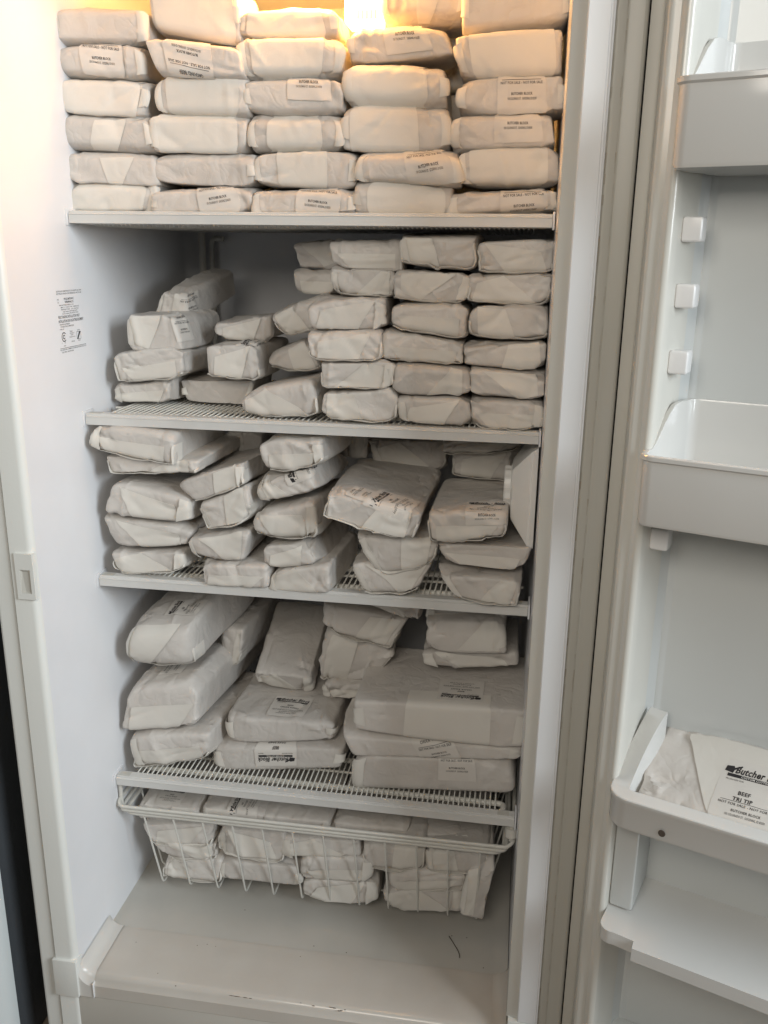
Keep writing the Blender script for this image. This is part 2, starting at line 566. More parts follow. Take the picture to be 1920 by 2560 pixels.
for k in range(4):
    ls.faces.new((ov[k], ov[(k + 1) % 4], iv[(k + 1) % 4], iv[k]))
ls.faces.new(iv)
under(bm_ob("latch_slot", ls, MT['dingy'], smooth=False), lp)
# scuffs and specks on the floor and ledge edge
sv, sf = [], []


def fleck(x, y, z, w, h, nrm, rnd):
    b = len(sv)
    n = 7
    for k in range(n):
        a = 2 * math.pi * k / n
        r = rnd.uniform(.6, 1.1)
        dx, dy = w * r * math.cos(a), h * r * math.sin(a)
        sv.append((x + dx, y, z + dy) if nrm == 'y' else (x + dx, y + dy, z))
    sf.append(tuple(range(b, b + n)))


rd = random.Random(3)
for x, w in ((.245, .0045), (.2535, .007), (.267, .0045), (.2745, .0035)):
    fleck(x, -0.1585, -1.1337 + .0004, w, .0007, 'z', rd)
for x, w in ((.155, .0012), (.352, .0016), (.372, .0025), (.398, .0028), (.403, .004), (.412, .0038), (.420, .0016), (.415, .0030)):
    fleck(x, -0.1580 + rd.uniform(-.002, .004), -1.1325, w, .0010, 'z', rd)
for x, y in ((.06, -.085), (.16, -.075), (.175, -.07), (.19, -.072), (.33, -.07), (.12, -.14)):
    fleck(x, y, -1.1292, .0010, .0008, 'z', rd)
for x, y in ((.21, .02), (.40, -.045), (.345, -.04), (.565, .02), (.59, .02), (.62, -.04)):
    fleck(x, y, ZF + .0004, .0013, .0011, 'z', rd)
so = mesh_ob("scuff_mark", sv, sf, MT['dirt'], smooth=False)
so["kind"] = "stuff"
under(so, FZ)
hp = [(.5605, .018, ZF + .0008), (.569, .004, ZF + .0010), (.576, -.008, ZF + .0009), (.5805, -.018, ZF + .0009), (.581, -.026, ZF + .0008)]
tag(tube_ob("hair", round_path(hp, .01, 4), .0007, MT['plug'], seg=5), "single dark hair lying curved on the bare freezer floor", "hair")

# conduit in the back corner and the moulded seam line
under(tube_ob("corner_conduit", [(0.038, 0.425, -0.02), (0.038, 0.425, -0.45)], 0.0065, MT['wire']), FZ)
under(tube_ob("corner_conduit", round_path([(0.075, 0.435, -0.03), (0.052, 0.437, -0.03), (0.052, 0.437, -0.45)], .02), 0.005, MT['wire']), FZ)

# nameplate printed on the latch-side wall
npo = mesh_ob("nameplate", [(0.0007, -0.052, -0.0940), (0.0007, 0.030, -0.0940), (0.0007, 0.030, -0.196), (0.0007, -0.052, -0.196)], [(0, 1, 2, 3)], MT['liner'], smooth=False)
under(npo, FZ)
nv, nf = NAMEPLATE
ring = []
NV = [(0.0011, -0.0105 + u, -0.1440 + v * 1.02) for u, v in nv]
NF = list(nf)
for (cu_, cv_, r0, r1, a0, a1) in ((-.024, -.0225, .0052, .0066, 40, 320), (-.024, -.0225, .0018, .0032, 20, 340)):
    b = len(NV)
    n = 18
    for k in range(n + 1):
        a = math.radians(a0 + (a1 - a0) * k / n)
        for r in (r0, r1):
            NV.append((0.0011, -0.0105 + cu_ + r * math.cos(a), -0.1440 + cv_ + r * math.sin(a)))
    NF += [(b + 2 * k, b + 2 * k + 2, b + 2 * k + 3, b + 2 * k + 1) for k in range(n)]
for (u0, v0, u1, v1) in ((.012, -.0285, .024, -.0280), (.012, -.0185, .024, -.0180), (.012, -.0285, .0125, -.018), (.0235, -.0285, .024, -.018)):
    b = len(NV)
    NV += [(0.0011, -0.0105 + u, -0.1440 + v) for u, v in ((u0, v0), (u1, v0), (u1, v1), (u0, v1))]
    NF.append((b, b + 1, b + 2, b + 3))
b = len(NV)
NV += [(0.0011, -0.0105 + u, -0.1440 + v) for u, v in ((.0125, -.0280), (.0160, -.0280), (.0235, -.0185), (.0190, -.0185))]
NF.append((b, b + 1, b + 2, b + 3))
under(mesh_ob("lettering", NV, NF, MT['ink'], smooth=False), npo)

# lamp in the ceiling of the top compartment: vented cover over the bulb
lc = bmesh.new()
add_box(lc, (0.362, 0.125, 0.2475), (0.412, 0.175, ZT - 0.001), 0.006, 3)
lo_ = under(bm_ob("lamp_cover", lc, MT['lamp']), FZ)
for k in range(5):
    s_ = box_ob("vent_slot", (0.3800 + k * 0.0060, 0.1235, 0.2530), (0.3835 + k * 0.0060, 0.1255, 0.2640), MT['lampslot'], bev=0.0005)
    under(s_, lo_)

# temperature control on the hinge-side wall: pyramidal housing and scalloped knob
tc_ = empty("temperature_control", (0.657, 0.055, -0.378))
under(tc_, FZ)
hb = bmesh.new()
R0 = [(0.656, 0.005, -0.302), (0.656, 0.115, -0.302), (0.656, 0.115, -0.446), (0.656, 0.005, -0.446)]
R1 = [(0.648, 0.001, -0.306), (0.648, 0.119, -0.306), (0.648, 0.119, -0.442), (0.648, 0.001, -0.442)]
R2 = [(0.622, 0.024, -0.338), (0.622, 0.096, -0.338), (0.622, 0.096, -0.408), (0.622, 0.024, -0.408)]
vv = [[hb.verts.new(c) for c in R] for R in (R0, R1, R2)]
for a_, b_ in ((0, 1), (1, 2)):
    for k in range(4):
        hb.faces.new((vv[a_][k], vv[a_][(k + 1) % 4], vv[b_][(k + 1) % 4], vv[b_][k]))
hb.faces.new(vv[2])
bmesh.ops.bevel(hb, geom=hb.edges[:], offset=.0015, segments=2, affect='EDGES')
under(bm_ob("housing", hb, MT['knob']), tc_)
kv, kf = [], []
n = 80
for (x, rr, sc) in ((0.6225, .036, 0), (0.6215, .037, 0), (0.6205, .033, 1), (0.6125, .033, 1), (0.6110, .0315, 1)):
    for k in range(n):
        a = 2 * math.pi * k / n
        r = rr - (0.0022 * abs(math.cos(7 * a)) if sc else 0)
        kv.append((x, 0.060 + r * math.cos(a), -0.373 + r * math.sin(a)))
for j in range(4):
    for k in range(n):
        kf.append((j * n + k, j * n + (k + 1) % n, (j + 1) * n + (k + 1) % n, (j + 1) * n + k))
kf.append(tuple(4 * n + k for k in range(n)))
under(mesh_ob("dial", kv, kf, MT['knob'], sharp=40), tc_)

# ------------------------------------------------------------------ shelves (evaporator coils with wire grids and front bars)
SHZ = (0.0, -0.27898, -0.52990, -0.88166)
wv, wf = tube_geo([(0, 0, 0), (0, 0.395, 0)], 0.0012, 6)
WIRE_ME = bpy.data.meshes.new("wire")
WIRE_ME.from_pydata([tuple(v) for v in wv], [], wf)
WIRE_ME.materials.append(MT['wire'])
WIRE_ME.shade_smooth()
for si, z in enumerate(SHZ):
    sh = empty("shelf", (0.33, 0.2, z))
    under(sh, FZ)
    bar = [(0.0000, z - .0159), (0.0, z - .0052), (-0.0008, z - .0046), (-0.0008, z - .0036), (0.0022, z - .0026), (0.0022, z - .0004),
           (0.0030, z + .0002), (0.0170, z + .0002), (0.0178, z - .0006), (0.0178, z - .0159)]
    under(extrude_profile("front_bar", bar, 'x', 0.0045, 0.6545, MT['shelf'], closed=True, sharp=25), sh)
    for x0, x1 in ((0.0005, 0.0036), (0.6550, 0.6575)):
        under(box_ob("end_bracket", (x0, -0.004, z - .019), (x1, 0.030, z + .003), MT['liner'], bev=.0006), sh)
    for x0 in (0.008, 0.628):
        under(box_ob("coil_clip", (x0, .0035, z + .0001), (x0 + .018, .015, z + .0007), MT['dingy'], bev=.0), sh)
    # serpentine coil under the wires
    P = []
    ys = [0.045, 0.125, 0.205, 0.285, 0.365]
    xl, xr = 0.036, 0.625
    P = [(xr, 0.012, z - .008), (xr + .012, 0.028, z - .008)]
    for i, y in enumerate(ys):
        a, b = (xr, xl) if i % 2 == 0 else (xl, xr)
        P += [(a + (.012 if a == xr else -.012), y, z - .008), (b + (.012 if b == xr else -.012), y, z - .008)]
    P.append((P[-1][0], 0.43, z - .008))
    under(tube_ob("coil_tube", round_path(P, .034, 6), .0046, MT['wire'], seg=10), sh)
    for y in (0.085, 0.245, 0.395):
        under(tube_ob("cross_rod", [(0.012, y, z - .0052), (0.648, y, z - .0052)], .0022, MT['wire']), sh)
    n = 73
    if si == 0:
        vs, fs = [], []
        for k in range(n):
            x = 0.030 + 0.600 * k / (n - 1)
            b = len(vs)
            vs += [Vector(v) + Vector((x, 0.016, z - .0018)) for v in wv]
            fs += [tuple(i + b for i in f) for f in wf]
        g = mesh_ob("wire_grid", vs, fs, MT['wire'])
        g["kind"] = "stuff"
        under(g, sh)
        under(box_ob("shelf_pan", (0.0003, 0.022, z - .0165), (0.6585, 0.4562, z - .0135), MT['shelf'], bev=.001), sh)  # solid pan added to keep the bulb's light off the shelf below
        vs, fs = [], []
        for k in range(96):
            x = 0.028 + 0.604 * k / 95
            b = len(vs)
            vs += [(x - .0012, 0.030, z - .0165), (x + .0012, 0.030, z - .0165), (x, 0.030, z - .0190), (x - .0012, 0.425, z - .0165), (x + .0012, 0.425, z - .0165), (x, 0.425, z - .0190)]
            fs += [(b, b + 3, b + 5, b + 2), (b + 2, b + 5, b + 4, b + 1), (b, b + 2, b + 1), (b + 3, b + 4, b + 5)]
        g = mesh_ob("pan_rib", vs, fs, MT['shelf'], smooth=False)
        g["kind"] = "stuff"
        under(g, sh)
    else:
        for k in range(n):
            o = bpy.data.objects.new("wire", WIRE_ME)
            COL.objects.link(o)
            o.location = (0.034 + 0.590 * k / (n - 1), 0.016, z - .0018)
            under(o, sh)

# ------------------------------------------------------------------ freezer door, swung wide open on its hinge
DR = empty("door", (0.7330, -0.1650, 0.0))
DR.rotation_euler = (0, 0, math.atan2(-0.358, 0.934))   # local x runs away from the hinge, local -y faces the room
DR.parent = FZ
DR.location = Vector((0.7330, -0.1650, 0.0)) - FZ.location
DZ0, DZ1 = -1.20, 0.42


def dprof(name, pts, m, sharp=40):
    o = extrude_profile(name, [(s, -n_) for s, n_ in pts], 'z', DZ0, DZ1, m, sharp=sharp)
    o.parent = DR
    return o


dprof("gasket", [(0.0018, -0.030), (0.0018, 0.0005), (0.0028, 0.0028), (0.0130, 0.0036), (0.0160, 0.0020), (0.0175, 0.0060), (0.0190, 0.0100)], MT['gasket'])
dk = [(0.0185, 0.004), (0.0215, 0.0225), (0.0262, 0.0300)] + arc(0.0325, 0.0335, 0.0055, 190, 90, 4) + [(0.0405, 0.0375), (0.0440, 0.0395)]
dk += arc(0.0485, 0.0360, 0.0062, 110, 20, 5) + [(0.0560, 0.0220), (0.0600, 0.0000), (0.0640, -0.0250)]
dprof("dike", dk, MT['dike'])
dprof("liner_panel", [(0.0635, -0.0235), (0.0655, -0.0360), (0.0700, -0.0445), (0.0740, -0.0450), (0.0762, -0.0470), (0.0790, -0.0475), (0.30, -0.0500), (0.50, -0.0500), (0.560, -0.0475), (0.575, -0.02), (0.585, 0.03), (0.60, 0.036), (0.62, 0.03), (0.625, 0.0)], MT['doorskin'])
box = bmesh.new()
add_box(box, (0.0035, 0.055, DZ0), (0.640, 0.075, DZ1), 0.004)
o = bm_ob("outer_skin", box, MT['cabinet'])
o.parent = DR
gp = box_ob("hinge_gap_shade", (-0.0060, 0.0035, DZ0), (0.0022, 0.06, DZ1), MT['dark'], bev=0)  # solid black box closing the gap, its shade painted
gp.parent = DR
for z in (-0.0215, -0.0880, -0.1570, -0.3560):
    b_ = bmesh.new()
    add_box(b_, (0.0570, -0.0160, z - .0125), (0.0775, 0.0090, z + .0125), 0.0035, 3)
    o = bm_ob("shelf_peg", b_, MT['peg'])
    o.parent = DR
# moulded lower compartment: pillar, floor plate with a notched front edge
b_ = bmesh.new()
add_box(b_, (0.0560, -0.0300, -0.844), (0.0850, 0.0470, -0.7015), 0.004, 3)
o = bm_ob("moulded_pillar", b_, MT['doorskin'])
o.parent = DR
b_ = bmesh.new()
out_ = [(0.056, 0.058), (0.600, 0.058), (0.600, -0.088)] + [(0.1010, -0.088), (0.1000, -0.0750)] + arc(0.070, -0.0600, 0.0145, -70, -180, 5) + [(0.0555, -0.03)]
top_ = [b_.verts.new((s, n_, -0.846)) for s, n_ in out_]
bot_ = [b_.verts.new((s, n_, -0.864)) for s, n_ in out_]
b_.faces.new(top_)
b_.faces.new(bot_[::-1])
for k in range(len(out_)):
    b_.faces.new((top_[k], bot_[k], bot_[(k + 1) % len(out_)], top_[(k + 1) % len(out_)]))
o = bm_ob("moulded_floor", b_, MT['bin'])
o.parent = DR
box_ob("lower_wall", (0.060, -0.030, -1.19), (0.600, 0.048, -1.085), MT['doorskin'], bev=0.006).parent = DR

DRM = Matrix.Translation((0.7330, -0.1650, 0.0)) @ Matrix.Rotation(math.atan2(-0.358, 0.934), 4, 'Z')


def bin_shell(name, path, ztop, zbot, th, m, parent, lip=.003, floor=True):
    """a moulded bin: outline path in door coordinates (s, n), wall tops given by ztop(n)"""
    vs, fs = [], []
    N = len(path)
    nor = []
    for i in range(N):
        a, b = path[max(i - 1, 0)], path[min(i + 1, N - 1)]
        t = Vector((b[0] - a[0], b[1] - a[1])).normalized()
        nor.append((t.y, -t.x))
    flip = 1
    K = 8
    for (s, n_), (nx, ny) in zip(path, nor):
        nx, ny = -nx * flip, -ny * flip      # outward
        zt = ztop(n_)
        for (o_, z) in ((-.002, zbot), (0, zbot + .004), (0, zt - .007), (lip, zt - .005), (lip, zt - .001), (lip - .001, zt), (-th + .0006, zt), (-th, zt - .002)):
            vs.append((s + nx * o_, -(n_ + ny * o_), z))
        vs.append((s - nx * th, -(n_ - ny * th), zbot + .004))
    K = 9
    for i in range(N - 1):
        for j in range(K - 1):
            fs.append((i * K + j, (i + 1) * K + j, (i + 1) * K + j + 1, i * K + j + 1))
    if floor:
        fs.append(tuple(i * K for i in range(N)))
        fs.append(tuple(i * K + 8 for i in range(N)))
    fs.append(tuple(range(K)))
    fs.append(tuple((N - 1) * K + j for j in range(K)))
    bm = bmesh.new()
    bv = [bm.verts.new(v) for v in vs]
    for f in fs:
        try:
            bm.faces.new([bv[i] for i in f])
        except ValueError:
            pass
    return bm_ob(name, bm, m, parent, sharp=40)


def sm(a, b, x):
    t = min(1, max(0, (x - a) / (b - a)))
    return t * t * (3 - 2 * t)


def bin_path(s0, s1, nb, nf, r):
    ins = lambda n_: 0.0205 * (1 - sm(-0.035, 0.046, n_))      # ends taper in towards the back, clear of the door's dike
    ns_ = [nb + (nf - r - nb) * i / 12 for i in range(13)]
    p = [(s0 + ins(q), q) for q in ns_]
    p += arc(s0 + r, nf - r, r, 180, 90, 6)[1:]
    p += [(s0 + r + (s1 - s0 - 2 * r) * i / 6, nf) for i in range(1, 6)]
    p += arc(s1 - r, nf - r, r, 90, 0, 6)
    p += [(s1 - ins(q), q) for q in ns_[::-1][1:]]
    return p


def bin_thing(z_rim, h, label):
    root = empty("door_bin", (0, 0, 0))
    root.matrix_world = DRM @ Matrix.Translation((0.3, 0.0, z_rim - h))
    off = Matrix.Translation((-0.3, 0.0, -(z_rim - h)))
    bp_ = bin_path(0.0520, 0.585, -0.030, 0.074, 0.013)
    bp_ = [(0.32, -.0440), (0.20, -.0440), (0.0865, -.0440)] + arc(0.0865, -.0300, 0.0140, 270, 180, 5)[1:-1] + bp_ + arc(0.5505, -.0300, 0.0140, 0, -90, 5)[1:] + [(0.32, -.0440)]
    w = bin_shell("bin_wall", bp_, lambda n_: z_rim + 0.046 * (1 - sm(-0.006, 0.040, n_)), z_rim - h, .0035, MT['bin'], root)
    w.data.transform(off)
    return tag(root, label, "door bin", "bins hung inside the freezer door")


bin_thing(0.113, 0.080, "empty white door bin hanging uppermost inside the open door")
bin_thing(-0.2480, 0.077, "empty white door bin with sloping ends, hung just below three pegs")
# lower rack with thick rails, holding the parcel
rk = empty("door_rack", (0, 0, 0))
rk.matrix_world = DRM @ Matrix.Translation((0.3, 0.0, -0.70))
ofr = Matrix.Translation((-0.3, 0.0, 0.70))
pth = bin_path(0.0505, 0.60, -0.030, 0.074, 0.024)
w = bin_shell("rail", pth, lambda n_: -0.6570 + 0.070 * (1 - sm(-0.030, 0.050, n_)) * (1 if n_ < .05 else 0), -0.6985, .021, MT['bin'], rk, lip=.0015, floor=False)
w.data.transform(ofr)
pth2 = bin_path(0.0515, 0.599, 0.0, 0.0735, 0.015)
b = bmesh.new()
add_box(b, (0.064, -0.062, -0.700), (0.590, 0.046, -0.6965), 0.001)
bk = bm_ob("rack_floor", b, MT['bin'], rk)
bk.data.transform(ofr)
cv, cf = [], []
for k in range(14):
    a = 2 * math.pi * k / 14
    cv.append((0.1175 + .0042 * math.cos(a), -0.0752, -0.6865 + .0046 * math.sin(a)))
for k in range(14):
    a = 2 * math.pi * k / 14
    cv.append((0.1175 + .0036 * math.cos(a), -0.0745 - .0012, -0.6865 + .004 * math.sin(a)))
cf = [(k, (k + 1) % 14, 14 + (k + 1) % 14, 14 + k) for k in range(14)] + [tuple(range(14, 28))]
pg = mesh_ob("hole_plug", cv, cf, MT['plug'], rk)
pg.data.transform(ofr)
tag(rk, "thick-railed white door rack with a brown hole plug, holding a parcel", "door rack")

# ------------------------------------------------------------------ sliding wire basket under the lowest shelf
bk = empty("wire_basket", (0.33, 0.2, -1.11))
tag(bk, "white wire basket hung under the lowest shelf, full of parcels", "basket")
under(tube_ob("top_rail", round_path([(0.004, 0.40, -0.930), (0.004, 0.004, -0.930), (0.010, -0.004, -0.935), (0.646, -0.004, -0.933), (0.655, 0.004, -0.928), (0.655, 0.40, -0.928)], .012), .0031, MT['wire']), bk)
under(tube_ob("top_rail", round_path([(0.007, 0.40, -0.944), (0.007, 0.000, -0.944), (0.645, 0.000, -0.943), (0.651, 0.40, -0.943)], .012), .0031, MT['wire']), bk)
under(tube_ob("top_rail", round_path([(0.012, 0.40, -0.952), (0.012, 0.004, -0.952), (0.641, 0.004, -0.951), (0.647, 0.40, -0.951)], .020), .0031, MT['wire']), bk)
for k in range(12):
    xt = 0.046 + 0.0508 * k
    xb = 0.060 + 0.0496 * k
    if k == 11:
        xb = 0.603
    p = round_path([(xt, 0.0035, -0.951), (xb, 0.032, -1.108), (xb, 0.38, -1.112), (xt, 0.41, -0.951)], .010, 5)
    under(tube_ob("wire", p, .00165, MT['wire'], seg=7), bk)
for k in range(7):
    y = 0.075 + 0.05 * k
    p = round_path([(0.010, y, -0.951), (0.042, y, -1.106), (0.612, y, -1.106), (0.648, y, -0.951)], .010, 5)
    under(tube_ob("wire", p, .00165, MT['wire'], seg=7), bk)
under(tube_ob("slide_pin", [(0.652, 0.010, -0.897), (0.652, 0.010, -0.930)], .0042, MT['wire']), bk)
under(tube_ob("slide_roller", [(0.651, 0.010, -0.905), (0.651, 0.010, -0.921)], .0095, MT['wire'], seg=16), bk)
under(tube_ob("slide_pin", [(0.006, 0.010, -0.900), (0.006, 0.010, -0.944)], .0036, MT['wire']), bk)

# ------------------------------------------------------------------ wrapped parcels
PF = {}


def cube_grid(nx, ny, nz):
    def key(p):
        return tuple(np.round(p, 5))
    idx, V, F = {}, [], []
    e = lambda n: np.sin(np.linspace(-1, 1, n + 1) * math.pi / 2 * 0.82) / math.sin(math.pi / 2 * 0.82)
    X, Y, Z = e(nx), e(ny), e(nz)

    def vid(p):
        k = key(p)
        if k not in idx:
            idx[k] = len(V)
            V.append(p)
        return idx[k]
    for (A, B, mk, flip) in ((X, Z, lambda a, b: (a, -1, b), 0), (X, Z, lambda a, b: (a, 1, b), 1), (X, Y, lambda a, b: (a, b, 1), 0),
                             (X, Y, lambda a, b: (a, b, -1), 1), (Y, Z, lambda a, b: (1, a, b), 0), (Y, Z, lambda a, b: (-1, a, b), 1)):
        for i in range(len(A) - 1):
            for j in range(len(B) - 1):
                q = [vid(mk(A[i], B[j])), vid(mk(A[i + 1], B[j])), vid(mk(A[i + 1], B[j + 1])), vid(mk(A[i], B[j + 1]))]
                F.append(q[::-1] if flip else q)
    return np.array(V, float), F


GRIDS = {}


class Surf:
    """the wrapped surface of one parcel as a function of points on the unit cube"""

    def __init__(s, w, d, h, off, style, seed, crum, k):
        s.h = np.array([w / 2, d / 2, h / 2])
        s.off = np.array(off)                # TL TR BR BL, (x, z)
        r = np.random.RandomState(seed)
        s.style = style
        s.p = r.uniform(17, 26) if style == 'A' else r.uniform(18, 34)
        cut = k.get('box', 1.0)
        if 'p' in k:
            s.p = k['p']
        pl = [((1, 0, 0), 1), ((-1, 0, 0), 1), ((0, 1, 0), 1), ((0, -1, 0), 1), ((0, 0, 1), 1), ((0, 0, -1), 1)]
        for sx in (-1, 1):
            for sz in (-1, 1):
                if r.rand() < .5:                        # long edges front to back
                    a_, b_ = r.uniform(.45, 1), r.uniform(.5, 1)
                    pl.append(((sx * a_, 0, sz * b_), a_ + b_ - cut * r.uniform(.06, .20 if style == 'A' else .26)))
                for sy in (-1, 1):
                    if r.rand() < .55:                   # corners
                        a_, b_, c_ = r.uniform(.4, 1, 3)
                        pl.append(((sx * a_, sy * b_, sz * c_), a_ + b_ + c_ - cut * r.uniform(.08, .36 if style == 'A' else .46)))
        for sy in (-1, 1):
            for sz in (-1, 1):                           # edges along the width
                if r.rand() < .25:
                    continue
                a_, b_ = r.uniform(.5, 1), r.uniform(.5, 1)
                pl.append(((0, sy * a_, sz * b_), a_ + b_ - cut * (r.uniform(.08, .28) if style == 'A' else r.uniform(.04, .16))))
        s.pn = np.array([q[0] for q in pl], float) / np.array([q[1] for q in pl], float)[:, None]
        s.bz = r.uniform(.0, .025, 2)
        s.by = r.uniform(.01, .04) * (h / d)
        s.tp = r.uniform(.0, .05, 2) if style == 'A' else r.uniform(.0, .04, 2)
        s.ph = r.uniform(0, 6.28, (4, 4))
        s.kk = r.uniform(8, 26, (4, 3)) * r.choice([-1, 1], (4, 3))
        n = int(34 * crum)
        c = r.uniform(-1, 1, (n, 3))
        ax = r.choice([0, 1, 1, 2, 2, 2], n)
        for i in range(n):
            c[i, ax[i]] = {0: r.choice([-1, 1]), 1: -1, 2: 1}[ax[i]]
            if r.rand() < .6:                # tension folds start near the corners and ends
                c[i, 0] = np.sign(c[i, 0]) * r.uniform(.6, 1)
        s.c0 = s.proj(c)[0] * s.h
        nv = r.normal(size=(n, 3))
        for i in range(n):
            nv[i, ax[i]] *= .15
        s.cn = nv / np.linalg.norm(nv, axis=1, keepdims=True)
        s.ca = r.uniform(.5, 2.0, n) * r.choice([-1, 1], n) * (.0008 if style == 'A' else .00115) * crum
        s.cw = r.uniform(.0032, .008, n)
        s.cl = r.uniform(.010, .032, n)
        s.cf = r.uniform(-.07, .07, n) * crum * (r.rand(n) < .6)

    def proj(s, c):
        """the cube point carried onto the faceted bundle, and the facing there"""
        m = np.maximum(0, c @ s.pn.T)
        r = (m ** s.p).sum(-1, keepdims=True) ** (1 / s.p)
        return c / r, ((m / r) ** (s.p - 1)) @ s.pn

    def __call__(s, c):
        c = np.asarray(c, float)
        q, g = s.proj(c)
        P = q * s.h
        tp = np.where(q[..., 0] < 0, s.tp[0], s.tp[1])
        P[..., 2] *= 1 - tp * np.abs(q[..., 0]) ** 5 - s.bz[0] * q[..., 0] ** 2 - s.bz[1] * q[..., 1] ** 2
        P[..., 1] *= 1 - s.by * (q[..., 0] ** 2 + q[..., 2] ** 2)
        g = g / s.h
        g = g / np.linalg.norm(g, axis=-1, keepdims=True)
        low = sum(np.sin(P @ s.kk[i] + s.ph[i, 0]) for i in range(4)) * (.0006 if s.style == 'A' else .0009)
        D = P[..., None, :] - s.c0
        t = (D * s.cn).sum(-1)
        win = np.exp(-((D ** 2).sum(-1) - t * t * .6) / s.cl ** 2)
        disp = (s.ca * np.maximum(0, 1 - np.abs(t) / s.cw) * win + s.cf * np.maximum(0, .016 - np.abs(t)) * win * 1.6).sum(-1)
        P = P + g * (low + disp)[..., None]
        # settle to the outline of this parcel
        u, v = np.clip(P[..., 0] / s.h[0], -1, 1), np.clip(P[..., 2] / s.h[2], -1, 1)
        wts = np.stack([(1 - u) * (1 + v), (1 + u) * (1 + v), (1 + u) * (1 - v), (1 - u) * (1 - v)], -1) / 4
        f = 1 - .45 * (P[..., 1] / s.h[1] + 1) / 2
        o = wts @ s.off
        P = P.copy()
        P[..., 0] += o[..., 0] * f
        P[..., 2] += o[..., 1] * f
        P[..., 1] += s.h[1]
        P[..., 2] += s.h[2]
        return P

    def unfold(s, a, t):
        """a across, t up the front and on over the top (t > 1) or under the bottom (t < -1)"""
        a, t = np.asarray(a, float), np.asarray(t, float)
        k = s.h[2] / s.h[1]
        ks = s.h[0] / s.h[1]
        x = np.clip(a, -1, 1)
        z = np.clip(t, -1, 1)
        y = -1 + np.maximum(0, np.abs(t) - 1) * k + np.maximum(0, np.abs(a) - 1) * ks
        return np.stack([x, np.clip(y, -1, 1), z], -1)

    def at(s, a, t, off):
        P = s(s.unfold(a, t))
        e = .02
        du = s(s.unfold(a + e, t)) - s(s.unfold(a - e, t))
        dv = s(s.unfold(a, t + e)) - s(s.unfold(a, t - e))
        n = np.cross(du, dv)
        n = n / (np.linalg.norm(n, axis=-1, keepdims=True) + 1e-12)
        return P + n * np.asarray(off)[..., None], n


def sheet(name, P, N, th, m, parent):
    """closed thin sheet from a grid of points"""
    a, b = P.shape[:2]
    top, bot = (P + N * th / 2).reshape(-1, 3), (P - N * th / 2).reshape(-1, 3)
    n = a * b
    F = []
    for i in range(a - 1):
        for j in range(b - 1):
            q = (i * b + j, i * b + j + 1, (i + 1) * b + j + 1, (i + 1) * b + j)
            F.append(q)
            F.append(tuple(x + n for x in q[::-1]))
    ring = [j for j in range(b)] + [i * b + b - 1 for i in range(1, a)] + [(a - 1) * b + j for j in range(b - 2, -1, -1)] + [i * b for i in range(a - 2, 0, -1)]
    for i in range(len(ring)):
        u, v = ring[i], ring[(i + 1) % len(ring)]
        F.append((v, u, u + n, v + n))
    return mesh_ob(name, np.concatenate([top, bot]), F, m, parent, sharp=50)


def quad_grid(c, nu, nv):
    c = np.array(c, float)
    u, v = np.meshgrid(np.linspace(0, 1, nu), np.linspace(0, 1, nv))
    g = (c[0] * ((1 - u) * (1 - v))[..., None] + c[1] * (u * (1 - v))[..., None] + c[2] * (u * v)[..., None] + c[3] * ((1 - u) * v)[..., None])
    return g[..., 0], g[..., 1]


FLAPS = [
    [(-.80, -.86), (.30, -.90), (.74, .80), (-.62, .30)],
    [(-.15, -.88), (.84, -.86), (.84, .78), (.52, .82)],
    [(-.82, -.86), (.55, -.90), (.86, .05), (-.80, .10)],
    [(-.84, -.60), (-.30, -.90), (.62, .84), (-.80, .82)],
    [(-.10, -.90), (.86, -.86), (.84, .86), (.10, .80)],
    [(-.70, -.90), (.88, -.88), (.84, .40), (.20, .84)],
]


